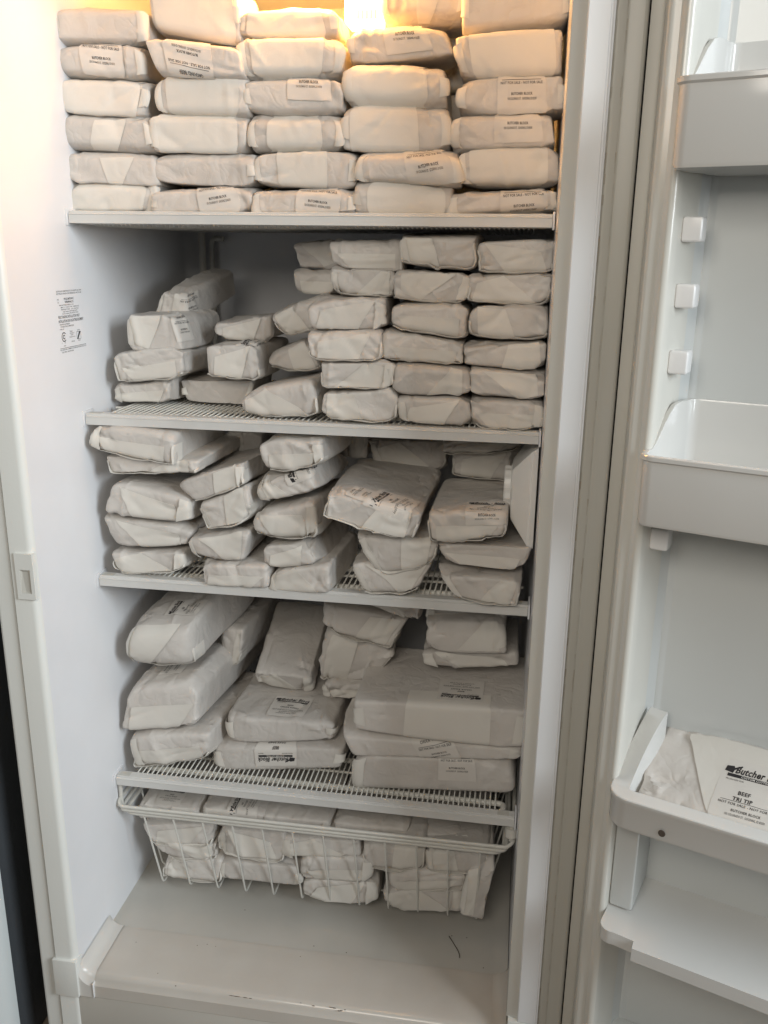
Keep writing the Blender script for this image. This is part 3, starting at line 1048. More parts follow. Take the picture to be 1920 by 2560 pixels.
def parcel(i, spec, mw=None):
    (loc, w, h, dep, yaw, pit, sty, off, label, k) = spec
    r = random.Random(1000 + i)
    root = empty("meat_parcel", loc)
    if mw is not None:
        root.matrix_world = mw
    else:
        root.rotation_euler = (math.radians(pit), 0, -math.radians(yaw))
    gw, gh = k.get('grow', (1.01, 1.08))
    w2, h2 = w * gw, h * gh
    S = Surf(w2, dep, h2, off, sty, 77 + i * 13, k.get('crum', 1.0), k)
    big = w2 > .17
    dims = (64 if big else 50, 28, 24) if i < 200 or i == 500 else (30, 16, 14)
    if dims not in GRIDS:
        GRIDS[dims] = cube_grid(*dims)
    V, F = GRIDS[dims]
    mesh_ob("wrapping", S(V), F, MT['paper'], root, sharp=24)
    kind = k.get('kind')
    ed = lambda *a: np.array(a)
    if sty == 'A' and (kind == 'b' or 'band' in k):
        s0, s1 = k.get('band', (-.8, .8))
        b = r.uniform(-.05, .05)
        A_, T_ = quad_grid([(s0 + b, -1.3), (s1 - b, -1.3), (s1 + r.uniform(-.06, .06), 2.2), (s0 + r.uniform(-.06, .06), 2.2)], 26, 26)
        P, N = S.at(A_, T_, np.full(A_.shape, .0009))
        sheet("overlap_sheet", P, N, .0005, MT['double'], root)
    elif sty == 'A' and not k.get('lab') and r.random() < .6:
        A_, T_ = quad_grid([(-.3 + r.uniform(-.3, .3), -1.2), (.2, -1.2), (.55, .75), (r.uniform(-.5, 0), .6)], 14, 12)
        P, N = S.at(A_, T_, np.full(A_.shape, .0008))
        sheet("folded_flap", P, N, .0004, MT['double'], root)
    if sty == 'A':
        # tucked paper at the two ends, standing slightly off the bundle
        for sg in (-1, 1):
            if r.random() < .75:
                top = r.uniform(.3, .9)
                A_, T_ = quad_grid([(sg * .86, -top), (sg * (1.0 + r.uniform(.05, .2)), -top * .8), (sg * (1.0 + r.uniform(.05, .2)), top * .7), (sg * .88, top)][::sg], 8, 8)
                ln = np.clip((np.abs(A_) - .86) / .2, 0, 1)
                P, N = S.at(A_, T_, .0009 + .0035 * ln * (0.5 + 0.5 * np.sin(T_ * 3 + i)))
                sheet("end_tuck", P, N, .0005, MT['double'], root)
    if sty == 'B':
        fl = FLAPS[(i * 5 + i // 3) % len(FLAPS)]
        mir = r.random() < .4
        if 'flap' in k:
            fl, mir = k['flap'], False
        fl = [((-x if mir else x) + r.uniform(-.06, .06), z + r.uniform(-.05, .05)) for x, z in fl]
        if mir:
            fl = [fl[1], fl[0], fl[3], fl[2]]
        A_, T_ = quad_grid(fl, 16, 14)
        u, v = np.meshgrid(np.linspace(0, 1, 16), np.linspace(0, 1, 14))
        lift = .0009 + .0020 * (u if r.random() < .5 else 1 - u) ** 4 * v ** 2
        P, N = S.at(A_, T_, lift)
        sheet("folded_flap", P, N, .0005, MT['double'], root)
        if k.get('lip') or r.random() < .25:
            # the paper's free edge stands out round the end like a collar
            amp = r.uniform(.8, 1.25) * (1.3 if big else 1.0)
            y0, y1 = r.uniform(-.75, .5), r.uniform(-.75, .6)
            if r.random() < .4:
                y0 = -.97
            pa_ = [(-1, y) for y in np.linspace(y0, -.86, 10)] + [(x, -1) for x in np.linspace(-.86, .86, 26)] + [(1, y) for y in np.linspace(-.86, y1, 10)]
            pa_ = np.array(pa_)
            cf_ = np.stack([pa_[:, 0], -np.ones(len(pa_)), pa_[:, 1]], -1)
            cb_ = cf_.copy()
            cb_[:, 1] = -.72
            E_, B_ = S(cf_), S(cb_)
            mid = np.array([0, 0, S.h[2]])
            ow = E_ - mid
            ow[:, 1] = 0
            ow = ow / np.linalg.norm(ow * np.array([1, 1, 2.2]), axis=1, keepdims=True) * np.array([1, 1, 1.6])
            ow /= np.linalg.norm(ow, axis=1, keepdims=True)
            tt = np.linspace(0, 1, len(pa_))
            env = (np.sin(tt * math.pi) ** .35) * (.75 + .25 * np.sin(tt * 9 + i)) * amp
            rows = [B_ + ow * .0008, B_ * .4 + E_ * .6 + ow * .0012, E_ + ow * .0012]
            for fy, fo in ((.0045, .0016), (.0090, .0010), (.0125, -.0008)):
                P = E_ + ow * (fo + .0006 * np.sin(tt * 21 + i))[:, None]
                P[:, 1] -= fy * env
                rows.append(P)
            P = np.stack(rows)
            N = np.cross(np.gradient(P, axis=1), np.gradient(P, axis=0))
            N /= np.linalg.norm(N, axis=-1, keepdims=True) + 1e-9
            sheet("folded_lip", P, N, .0006, MT['double'], root)
        if r.random() < .5 and i != 500:
            sg = r.choice([-1, 1])
            A_, T_ = quad_grid([(sg * .70, -.75), (sg * 1.10, -.60), (sg * 1.14, .55), (sg * .78, .70)][::sg], 9, 8)
            ln = np.clip((np.abs(A_) - .70) / .4, 0, 1)
            P, N = S.at(A_, T_, .0008 + .0030 * (1 - ln) ** 2)
            sheet("end_tuck", P, N, .0005, MT['double'], root)
    for (kd, s0, t0, ang, sc) in k.get('lab', []):
        v, f, W, H = design(kd, sc)
        ca, sa = math.cos(math.radians(ang)), math.sin(math.radians(ang))
        hx, hz = S.h[0], S.h[2]
        mp = lambda q: (s0 + (q[..., 0] * ca - q[..., 1] * sa) / hx, t0 + (q[..., 0] * sa + q[..., 1] * ca) / hz)
        u, vv_ = np.meshgrid(np.linspace(-W / 2, W / 2, 16), np.linspace(-H / 2, H / 2, 16))
        a, t = mp(np.stack([u, vv_], -1))
        P, N = S.at(a, t, np.full(a.shape, .0014))
        st_ = sheet("sticker", P, N, .0003, MT['sticker'], root)
        a, t = mp(v)
        P, N = S.at(a, t, np.full(a.shape, .0019))
        mesh_ob("lettering", P, f, MT['ink'], st_, smooth=False)
        if kd in ('L2', 'L4'):
            v2, f2 = BAR_TEXT
            a, t = mp(v2 * sc)
            P, N = S.at(a, t, np.full(a.shape, .0022))
            mesh_ob("bar_lettering", P, f2, MT['sticker'], st_, smooth=False)
    tag(root, "white " + label if len(label.replace(',', '').split()) < 16 else label, "parcel", "white butcher paper parcels in the freezer")
    return root


PACKS = [
    ((0.0575, 0.02, 0.2085), 0.124, 0.0395, 0.1, 0.0, 0, 'A', [[0.0005, 0.003], [-0.0015, -0.003], [0.0015, -0.0015], [-0.0005, 0.0015]], 'smooth plain paper parcel, topmost in the latch-side stack on top shelf', {'kind': 'p'}),
    ((0.0543, 0.02, 0.1665), 0.1195, 0.039, 0.1, 0.0, 0, 'A', [[-0.0045, 0.0025], [-0.002, -0.0025], [0.002, -0.0025], [0.0045, 0.0025]], 'paper parcel with a printed sticker, second down in the latch-side stack on top shelf', {'kind': 'l', 'lab': [('L1', 0.1, 0.3, -4, 1)]}),
    ((0.0542, 0.02, 0.123), 0.1255, 0.0415, 0.1, 0.0, 0, 'A', [[0.0025, 0.0025], [0.006, -0.0025], [-0.006, -0.003], [-0.0025, 0.003]], 'parcel with a lengthwise overlapping sheet, third down in the latch-side stack on top shelf', {'kind': 'b', 'band': (-0.92, 0.85)}),
    ((0.0535, 0.02, 0.077), 0.135, 0.045, 0.1, 0.0, 0, 'A', [[-0.001, 0.003], [-0.004, -0.003], [0.004, -0.003], [0.001, 0.003]], 'smooth parcel with torn pale end fold, fourth down in the latch-side stack on top shelf', {'kind': 'p'}),
    ((0.0587, 0.02, 0.035), 0.1355, 0.0395, 0.1, 0.0, 0, 'A', [[0.002, 0.0025], [-0.0025, -0.0025], [0.0025, -0.004], [-0.002, 0.004]], 'round-edged parcel with a few dents, fifth down in the latch-side stack on top shelf', {'kind': 'p'}),
    ((0.0585, 0.02, -0.004), 0.124, 0.0405, 0.1, 0.0, 0, 'A', [[0.0015, 0.0005], [0.0065, -0.0005], [-0.0065, 0.0], [-0.0015, 0.0]], 'paper parcel with a lengthwise overlapping sheet, lowest in the latch-side stack on top shelf', {'kind': 'b', 'band': (-0.95, 0.75)}),
    ((0.1835, 0.03, 0.215), 0.121, 0.059, 0.1, 0.0, 0, 'A', [[-0.002, 0.004], [-0.002, -0.004], [0.002, -0.011], [0.002, 0.011]], 'tall tilted parcel with a wide wrapped sheet, topmost in the second stack on top shelf', {'kind': 'b', 'band': (-0.85, 0.9)}),
    ((0.1898, 0.01, 0.1645), 0.1235, 0.041, 0.1, 0.0, 0, 'A', [[-0.011, 0.0095], [-0.0025, -0.0095], [0.0025, -0.0015], [0.011, 0.0015]], 'tilted parcel with an upside-down printed sticker, second down in the second stack on top shelf', {'kind': 'l', 'lab': [('L1', -0.12, 0.1, 172, 1.05)]}),
    ((0.1928, 0.02, 0.119), 0.1235, 0.0465, 0.1, 0.0, 0, 'A', [[-0.001, 0.0005], [-0.0005, -0.0005], [0.0005, -0.001], [0.001, 0.001]], 'parcel with a lengthwise overlapping sheet, third down in the second stack on top shelf', {'kind': 'b', 'band': (-0.75, 0.8)}),
    ((0.187, 0.02, 0.0755), 0.13, 0.043, 0.1, 0.0, 0, 'A', [[-0.002, 0.0005], [0.001, -0.0005], [-0.001, -0.0015], [0.002, 0.0015]], 'parcel with a lengthwise overlapping sheet, fourth down in the second stack on top shelf', {'kind': 'b', 'band': (-0.85, 0.8)}),
    ((0.1913, 0.02, 0.0335), 0.1395, 0.0395, 0.1, 0.0, 0, 'A', [[0.0015, 0.0], [-0.001, 0.0], [0.001, -0.0035], [-0.0015, 0.0035]], 'smooth rounded parcel with shallow creases, fifth down in the second stack on top shelf', {'kind': 'p'}),
    ((0.1885, 0.015, -0.006), 0.141, 0.035, 0.1, 0.0, 0, 'A', [[0.001, -0.005], [-0.002, 0.005], [0.002, 0.0], [-0.001, 0.0]], 'paper parcel with a printed sticker, lowest in the second stack on top shelf', {'kind': 'l', 'lab': [('L1', 0.33, 0.42, 7, 0.95)]}),
    ((0.3073, 0.03, 0.2095), 0.1275, 0.0365, 0.1, 0.0, 0, 'A', [[0.0035, 0.0], [-0.006, 0.0], [0.006, -0.0015], [-0.0035, 0.0015]], 'yellow-lit paper parcel with a wrapped sheet, topmost in the middle stack on top shelf', {'kind': 'b', 'band': (-0.8, 0.75)}),
    ((0.3137, 0.02, 0.1615), 0.1315, 0.045, 0.1, 0.0, 0, 'A', [[-0.003, 0.0015], [0.0015, -0.0015], [-0.0015, -0.0005], [0.003, 0.0005]], 'parcel with a lengthwise overlapping sheet, second down in the middle stack on top shelf', {'kind': 'b', 'band': (-0.8, 0.65)}),
    ((0.3158, 0.02, 0.1205), 0.1295, 0.041, 0.1, 0.0, 0, 'A', [[-0.001, 0.0005], [-0.0015, -0.0005], [0.0015, -0.0005], [0.001, 0.0005]], 'smooth parcel with sticker text over edge, third down in middle stack on top shelf', {'kind': 'l', 'lab': [('L1', 0.35, 0.86, -2, 0.95)]}),
    ((0.3183, 0.02, 0.0745), 0.1245, 0.0455, 0.1, 0.0, 0, 'A', [[-0.001, -0.0], [-0.0005, -0.0], [0.0005, 0.0005], [0.001, -0.0005]], 'parcel with a lengthwise overlapping sheet, fourth down in the middle stack on top shelf', {'kind': 'b', 'band': (-0.6, 0.55)}),
    ((0.3293, 0.02, 0.03), 0.1375, 0.0435, 0.1, 0.0, 0, 'A', [[-0.0025, -0.0005], [0.001, 0.0005], [-0.001, -0.002], [0.0025, 0.002]], 'parcel with a narrow curved overlapping sheet, fifth down in the middle stack on top shelf', {'kind': 'b', 'band': (-0.5, 0.45)}),
    ((0.3293, 0.015, -0.006), 0.1375, 0.034, 0.1, 0.0, 0, 'A', [[-0.0015, 0.0], [-0.0, 0.0], [-0.0, 0.0], [0.0015, 0.0]], 'paper parcel with a printed sticker, lowest in the middle stack on top shelf', {'kind': 'l', 'lab': [('L1', 0.3, 0.25, -6, 1)]}),
    ((0.4777, 0.055, 0.2295), 0.1045, 0.066, 0.1, 0.0, 0, 'A', [[-0.0005, 0.0015], [0.003, -0.0015], [-0.003, -0.0015], [0.0005, 0.0015]], 'parcel with a thin open front edge, topmost in the fourth stack on top shelf', {'kind': 'p'}),
    ((0.4493, 0.03, 0.184), 0.1265, 0.0365, 0.1, 0.0, 0, 'A', [[-0.002, 0.0015], [-0.0075, -0.0015], [0.0075, 0.005], [0.002, -0.005]], 'paper parcel with a printed sticker, second down in the fourth stack on top shelf', {'kind': 'l', 'lab': [('L1', 0.2, 0.62, 2, 0.95)]}),
    ((0.4495, 0.02, 0.1265), 0.128, 0.0485, 0.1, 0.0, 0, 'A', [[-0.0005, 0.002], [-0.0025, -0.002], [0.0025, -0.0015], [0.0005, 0.0015]], 'parcel with a lengthwise overlapping sheet, third down in the fourth stack on top shelf', {'kind': 'b', 'band': (-0.92, 0.6)}),
    ((0.4497, 0.02, 0.0765), 0.1365, 0.05, 0.1, 0.0, 0, 'A', [[-0.0005, 0.0025], [-0.002, -0.0025], [0.002, -0.0005], [0.0005, 0.0005]], 'parcel with a lengthwise overlapping sheet, fourth down in the fourth stack on top shelf', {'kind': 'b', 'band': (-0.85, 0.45)}),
    ((0.467, 0.01, 0.0335), 0.133, 0.0405, 0.1, 0.0, 0, 'A', [[-0.0005, -0.001], [-0.0035, 0.001], [0.0035, -0.0025], [0.0005, 0.0025]], 'paper parcel with a printed sticker, fifth down in the fourth stack on top shelf', {'kind': 'l', 'lab': [('L1', 0.42, 0.28, 9, 1)]}),
    ((0.4617, 0.015, -0.006), 0.1265, 0.0405, 0.1, 0.0, 0, 'A', [[-0.0005, 0.0035], [-0.001, -0.0035], [0.001, 0.0], [0.0005, 0.0]], 'paper parcel with a lengthwise overlapping sheet, lowest in the fourth stack on top shelf', {'kind': 'b', 'band': (-0.75, 0.88)}),
    ((0.5943, 0.03, 0.2135), 0.1295, 0.0695, 0.1, 0.0, 0, 'A', [[0.0005, 0.002], [-0.002, -0.002], [0.002, 0.0045], [-0.0005, -0.0045]], 'smooth plain paper parcel, topmost in the door-side stack on top shelf', {'kind': 'p'}),
    ((0.5897, 0.02, 0.16), 0.1245, 0.0475, 0.1, 0.0, 0, 'A', [[-0.0055, -0.0025], [-0.001, 0.0025], [0.001, 0.002], [0.0055, -0.002]], 'parcel with a lengthwise overlapping sheet, second down in the door-side stack on top shelf', {'kind': 'b', 'band': (-0.72, 0.9)}),
    ((0.5948, 0.02, 0.1185), 0.1295, 0.04, 0.1, 0.0, 0, 'A', [[0.001, -0.0015], [-0.0035, 0.0015], [0.0035, 0.0015], [-0.001, -0.0015]], 'paper parcel with a printed sticker, third down in the door-side stack on top shelf', {'kind': 'l', 'lab': [('L1', 0.2, 0.22, 0, 1)]}),
    ((0.587, 0.02, 0.0765), 0.125, 0.0395, 0.1, 0.0, 0, 'A', [[0.0015, -0.001], [-0.0045, 0.001], [0.0045, 0.0025], [-0.0015, -0.0025]], 'parcel with half a sticker over top edge, fourth down in door-side stack on top shelf', {'kind': 'l', 'lab': [('L1', 0.3, 0.62, -1, 1)]}),
    ((0.5965, 0.02, 0.0325), 0.124, 0.0435, 0.1, 0.0, 0, 'A', [[-0.0025, -0.001], [-0.0005, 0.001], [0.0005, 0.0005], [0.0025, -0.0005]], 'parcel with a lengthwise overlapping sheet, fifth down in the door-side stack on top shelf', {'kind': 'b', 'band': (-0.8, 0.78)}),
    ((0.5917, 0.015, -0.002), 0.1355, 0.0285, 0.1, 0.0, 0, 'A', [[0.001, -0.0045], [-0.0025, 0.0045], [0.0025, 0.003], [-0.001, -0.003]], 'parcel with a full ground beef sticker, lowest in the door-side stack on top shelf', {'kind': 'l', 'lab': [('L1', 0.38, -0.05, 1, 1)]}),
    ((0.085, 0.16, -0.157), 0.0472, 0.0425, 0.19, 5.7, 10, 'B', [[0.0095, 0.0035], [-0.0005, -0.0035], [0.0005, -0.003], [-0.0095, 0.003]], 'paper parcel tilted upward with printed side, behind the latch-side pile on second shelf', {'lab': [('L1', 1.55, 0.1, 0, 0.9)]}),
    ((0.0818, 0.075, -0.194), 0.0797, 0.05, 0.17, 3.6, 0, 'B', [[-0.002, -0.0], [-0.0075, -0.0], [0.0075, 0.002], [0.002, -0.002]], 'creased paper parcel with a crumpled corner, topmost of the latch-side pile on second shelf', {'lab': [('L1', 1.5, 0.2, 0, 0.8)]}),
    ((0.0763, 0.07, -0.2385), 0.1066, 0.0425, 0.16, 2.1, 0, 'B', [[-0.005, -0.009], [0.0015, 0.009], [-0.0015, 0.0055], [0.005, -0.0055]], 'long paper parcel with one folded corner, middle of the latch-side pile on second shelf', {}),
    ((0.0553, 0.085, -0.276), 0.0906, 0.0305, 0.16, 2.7, 0, 'B', [[0.001, -0.0075], [0.0005, 0.0075], [-0.0005, 0.002], [-0.001, -0.002]], 'low flat paper parcel, bottom of the latch-side pile on second shelf', {}),
    ((0.1643, 0.112, -0.278), 0.1085, 0.036, 0.12, 0.0, 0, 'A', [[-0.004, -0.003], [0.0095, 0.003], [-0.0095, -0.002], [0.004, 0.002]], 'shaded paper parcel lying lengthwise, flat between the bottom parcels on second shelf', {}),
    ((0.204, 0.075, -0.2325), 0.0811, 0.0485, 0.16, 2.4, 0, 'B', [[-0.0015, -0.004], [-0.0025, 0.004], [0.0025, -0.0025], [0.0015, 0.0025]], 'hexagonal parcel end with a bold mark, middle of the second pile on second shelf', {'lab': [('L2', 0.8, 1.9, 95, 0.8)], 'lip': 1}),
    ((0.2043, 0.125, -0.1825), 0.0915, 0.0325, 0.14, 1.5, 0, 'B', [[-0.0095, -0.008], [-0.0, 0.008], [-0.0, 0.0005], [0.0095, -0.0005]], 'parcel with a triangular end flap, on top of the second pile on second shelf', {}),
    ((0.2885, 0.02, -0.2755), 0.1091, 0.0405, 0.17, 2.7, 0, 'B', [[-0.005, -0.013], [-0.005, 0.013], [0.005, 0.0055], [0.005, -0.0055]], 'large bright parcel with folded end lip, in front of the lowest parcels on second shelf', {'lip': 1}),
    ((0.3063, 0.09, -0.163), 0.0745, 0.0395, 0.16, 1.5, 0, 'B', [[-0.015, -0.0205], [-0.0075, 0.0205], [0.0075, 0.006], [0.015, -0.006]], 'tilted paper parcel with a lip, leaning against the third pile on second shelf', {'lip': 1}),
    ((0.29, 0.09, -0.2205), 0.068, 0.034, 0.16, 1.2, 0, 'B', [[-0.007, -0.0145], [-0.014, 0.0145], [0.014, 0.0025], [0.007, -0.0025]], 'crumpled paper parcel under a tilted one, beside the third pile on second shelf', {'lip': 1}),
    ((0.315, 0.15, -0.0725), 0.063, 0.034, 0.14, 0.0, 0, 'B', [[-0.0055, -0.0015], [-0.0025, 0.0015], [0.0025, 0.0005], [0.0055, -0.0005]], 'shadowed paper parcel, at the back near the ceiling on second shelf', {}),
    ((0.3165, 0.15, -0.1115), 0.065, 0.033, 0.14, 0.0, 0, 'B', [[-0.004, -0.0015], [-0.003, 0.0015], [0.003, -0.0005], [0.004, 0.0005]], 'shadowed paper parcel with an open side edge, second at the back on second shelf', {}),
    ((0.4065, 0.06, -0.0725), 0.1, 0.037, 0.17, 0.0, 0, 'B', [[-0.0025, -0.0015], [-0.0005, 0.0015], [0.0005, -0.0015], [0.0025, 0.0015]], 'grey-shaded parcel with a loose seam, topmost in the third pile on second shelf', {'lip': 0}),
    ((0.4027, 0.05, -0.108), 0.0905, 0.035, 0.17, 0.0, 0, 'B', [[-0.0005, 0.001], [0.002, -0.001], [-0.002, -0.001], [0.0005, 0.001]], 'parcel with a ragged upper seam, second down in the third pile on second shelf', {'lip': 1}),
    ((0.3853, 0.02, -0.1535), 0.1085, 0.041, 0.17, 0.9, 0, 'B', [[-0.003, -0.0025], [-0.0015, 0.0025], [0.0015, 0.0025], [0.003, -0.0025]], 'rounded parcel with a square patch, third down in the third pile on second shelf', {'lip': 0}),
    ((0.3848, 0.01, -0.1925), 0.1035, 0.0375, 0.17, 0.6, 0, 'B', [[-0.005, -0.003], [-0.0015, 0.003], [0.0015, 0.0015], [0.005, -0.0015]], 'boxy parcel with a bottom lip, fourth down in the third pile on second shelf', {'lip': 1}),
    ((0.4032, 0.01, -0.2315), 0.1025, 0.037, 0.17, 0.4, 0, 'B', [[-0.002, -0.0035], [-0.0005, 0.0035], [0.0005, -0.0005], [0.002, 0.0005]], 'paper parcel with a diagonal flap, fifth down in the third pile on second shelf', {'lip': 0}),
    ((0.4067, 0.01, -0.275), 0.1045, 0.039, 0.17, 0.4, 0, 'B', [[0.0005, -0.004], [-0.001, 0.004], [0.001, -0.001], [-0.0005, 0.001]], 'paper parcel with a tapering end, lowest in the third pile on second shelf', {'lip': 1}),
    ((0.507, 0.03, -0.068), 0.103, 0.04, 0.17, 0.0, 0, 'B', [[-0.0025, 0.0], [0.0005, 0.0], [-0.0005, -0.003], [0.0025, 0.003]], 'fat rounded paper parcel, topmost in the fourth pile on second shelf', {'lip': 1}),
    ((0.5015, 0.03, -0.1115), 0.1, 0.0365, 0.17, 0.0, 0, 'B', [[-0.0005, 0.0], [0.0035, 0.0], [-0.0035, -0.0035], [0.0005, 0.0035]], 'wedge-shaped paper parcel, second down in the fourth pile on second shelf', {'lip': 1}),
    ((0.4973, 0.02, -0.1535), 0.1025, 0.038, 0.17, 0.0, 0, 'B', [[0.0, 0.0005], [0.0005, -0.0005], [-0.0005, -0.0055], [0.0, 0.0055]], 'square-ended paper parcel, third down in the fourth pile on second shelf', {'lip': 1}),
    ((0.4932, 0.02, -0.193), 0.1085, 0.033, 0.17, 0.0, 0, 'B', [[-0.001, 0.006], [0.0005, -0.006], [-0.0005, -0.002], [0.001, 0.002]], 'sagging paper parcel with open rim, fourth down in the fourth pile on second shelf', {'lip': 1}),
    ((0.5068, 0.01, -0.2365), 0.1025, 0.038, 0.17, 0.0, 0, 'B', [[0.0005, 0.0005], [-0.001, -0.0005], [0.001, 0.0005], [-0.0005, -0.0005]], 'neat parcel with wide diagonal flap, fifth down in the fourth pile on second shelf', {'lip': 0}),
    ((0.5105, 0.01, -0.2755), 0.098, 0.0345, 0.17, 0.0, 0, 'B', [[-0.0015, -0.001], [-0.0005, 0.001], [0.0005, 0.0015], [0.0015, -0.0015]], 'neat parcel with a curved side fold, lowest in the fourth pile on second shelf', {'lip': 0}),
    ((0.6102, 0.03, -0.0735), 0.0985, 0.039, 0.17, 0.0, 0, 'B', [[-0.002, -0.0015], [-0.0005, 0.0015], [0.0005, 0.0015], [0.002, -0.0015]], 'rounded paper parcel with a pleated corner, topmost in the door-side pile on second shelf', {'lip': 1}),
    ((0.6053, 0.03, -0.114), 0.1075, 0.0385, 0.17, 0.0, 0, 'B', [[0.0005, -0.0035], [-0.0, 0.0035], [-0.0, -0.001], [-0.0005, 0.001]], 'parcel with a square sheet edge, second down in the door-side pile on second shelf', {'lip': 1}),
    ((0.6068, 0.02, -0.158), 0.1035, 0.04, 0.17, 0.0, 0, 'B', [[-0.001, -0.002], [-0.0015, 0.002], [0.0015, -0.002], [0.001, 0.002]], 'parcel with a grey diagonal shade, third down in the door-side pile on second shelf', {'lip': 1}),
    ((0.6038, 0.02, -0.197), 0.1085, 0.032, 0.17, 0.0, 0, 'B', [[-0.0005, -0.005], [-0.002, 0.005], [0.002, -0.003], [0.0005, 0.003]], 'pale parcel with a straight sheet edge, fourth down in the door-side pile on second shelf', {'lip': 0}),
    ((0.6095, 0.01, -0.2385), 0.101, 0.038, 0.17, 0.0, 0, 'B', [[0.0, 0.0015], [0.0, -0.0015], [0.0, -0.0025], [0.0, 0.0025]], 'parcel with a creased corner tip, fifth down in the door-side pile on second shelf', {'lip': 0}),
    ((0.6098, 0.01, -0.279), 0.0975, 0.038, 0.17, 0.0, 0, 'B', [[-0.002, 0.0], [-0.0015, 0.0], [0.0015, 0.0], [0.002, 0.0]], 'paper parcel with a triangular tuck, lowest in the door-side pile on second shelf', {'lip': 0}),
    ((0.0765, -0.01, -0.34), 0.1302, 0.043, 0.2, 3.3, 0, 'B', [[0.0045, 0.002], [0.0015, -0.002], [-0.0015, -0.011], [-0.0045, 0.011]], 'big puffy paper bag parcel, topmost of the latch-side pile on third shelf', {'lip': 1}),
    ((0.1002, 0.0, -0.3665), 0.1416, 0.026, 0.2, 2.4, 0, 'B', [[-0.0075, 0.0015], [0.002, -0.0015], [-0.002, 0.0065], [0.0075, -0.0065]], 'flattened paper parcel with wide lip, under the big bag parcel on third shelf', {'lip': 1}),
    ((0.0905, 0.0, -0.436), 0.1312, 0.0455, 0.2, 3.0, 0, 'B', [[0.011, 0.0085], [0.0, -0.0085], [0.0, -0.002], [-0.011, 0.002]], 'thick creased paper parcel, middle of the latch-side pile on third shelf', {}),
    ((0.0862, 0.01, -0.4855), 0.1285, 0.042, 0.18, 1.5, 0, 'B', [[-0.012, 0.0035], [0.0095, -0.0035], [-0.0095, 0.0055], [0.012, -0.0055]], 'bulging paper parcel with pointed corner, second up in the latch-side pile on third shelf', {}),
    ((0.0808, 0.01, -0.5235), 0.1155, 0.0325, 0.18, 1.5, 0, 'B', [[-0.002, -0.005], [-0.0005, 0.005], [0.0005, 0.0085], [0.002, -0.0085]], 'wrinkled flat paper parcel with loose corner, lowest of the latch-side pile on third shelf', {'lip': 1}),
    ((0.1955, 0.0, -0.391), 0.0922, 0.031, 0.17, 4.2, 0, 'B', [[-0.0145, -0.021], [-0.0015, 0.021], [0.0015, 0.014], [0.0145, -0.014]], 'slanting narrow paper parcel, topmost of the second pile on third shelf', {}),
    ((0.2102, 0.0, -0.437), 0.0737, 0.043, 0.17, 3.8, 0, 'B', [[-0.0085, -0.018], [-0.004, 0.018], [0.004, 0.009], [0.0085, -0.009]], 'slanting paper parcel with a bent flap, second of the second pile on third shelf', {'lip': 1}),
    ((0.195, 0.0, -0.495), 0.09, 0.0415, 0.17, 1.8, 0, 'B', [[-0.007, -0.0115], [0.008, 0.0115], [-0.008, -0.002], [0.007, 0.002]], 'paper parcel with a broad folded corner, third of the second pile on third shelf', {}),
    ((0.221, -0.005, -0.5325), 0.102, 0.035, 0.17, 1.2, 0, 'B', [[-0.002, -0.0025], [0.001, 0.0025], [-0.001, 0.0035], [0.002, -0.0035]], 'plain boxy paper parcel, at the front edge of the wire grid on third shelf', {}),
    ((0.3107, 0.0, -0.3495), 0.0897, 0.043, 0.17, 3.6, 0, 'B', [[-0.007, -0.0015], [-0.0035, 0.0015], [0.0035, 0.0105], [0.007, -0.0105]], 'rounded paper parcel with open side, topmost of the third pile on third shelf', {'lip': 1}),
    ((0.3017, 0.0, -0.3895), 0.0828, 0.0295, 0.18, 4.8, 0, 'B', [[-0.0045, -0.01], [-0.008, 0.01], [0.008, 0.0105], [0.0045, -0.0105]], 'slanting parcel with dark bold logo, second down in the third pile on third shelf', {'lab': [('L2', 0.7, 2.1, 100, 0.9)]}),
    ((0.298, 0.0, -0.4515), 0.0932, 0.044, 0.17, 3.9, 0, 'B', [[-0.0035, -0.0155], [-0.0015, 0.0155], [0.0015, 0.0065], [0.0035, -0.0065]], 'domed parcel with a straight seam, third down in the third pile on third shelf', {'lip': 1}),
    ((0.3033, 0.0, -0.498), 0.0788, 0.034, 0.18, 4.8, 0, 'B', [[-0.002, -0.006], [-0.0105, 0.006], [0.0105, 0.009], [0.002, -0.009]], 'paper parcel with a knotted corner, second up of the third pile on third shelf', {}),
    ((0.32, -0.005, -0.536), 0.0932, 0.0415, 0.18, 3.9, 0, 'B', [[0.0035, -0.0095], [-0.0005, 0.0095], [0.0005, 0.002], [-0.0035, -0.002]], 'paper parcel with a ragged front tear, lowest of the third pile on third shelf', {}),
    ((0.4323, -0.04, -0.418), 0.1325, 0.0405, 0.24, 1.5, 0, 'B', [[0.004, 0.0105], [0.0085, -0.0105], [-0.0085, -0.015], [-0.004, 0.015]], 'very large bulging paper parcel with printed lines, overhanging the middle on third shelf', {'lab': [('L2', 0.35, 1.75, 80, 1.0), ('L1', -0.3, 1.9, 80, 0.8)], 'lip': 1, 'crum': 1.4}),
    ((0.4693, -0.01, -0.486), 0.0975, 0.05, 0.18, 0.8, 0, 'B', [[-0.0175, 0.001], [0.006, -0.001], [-0.006, 0.009], [0.0175, -0.009]], 'wedge-shaped paper parcel, squeezed beneath the very large parcel on third shelf', {'lip': 1}),
    ((0.4562, -0.005, -0.5255), 0.0985, 0.0465, 0.18, 0.8, 0, 'B', [[-0.014, -0.005], [0.0155, 0.005], [-0.0155, 0.0015], [0.014, -0.0015]], 'loosely folded paper parcel, below the wedge-shaped parcel on third shelf', {'lip': 1}),
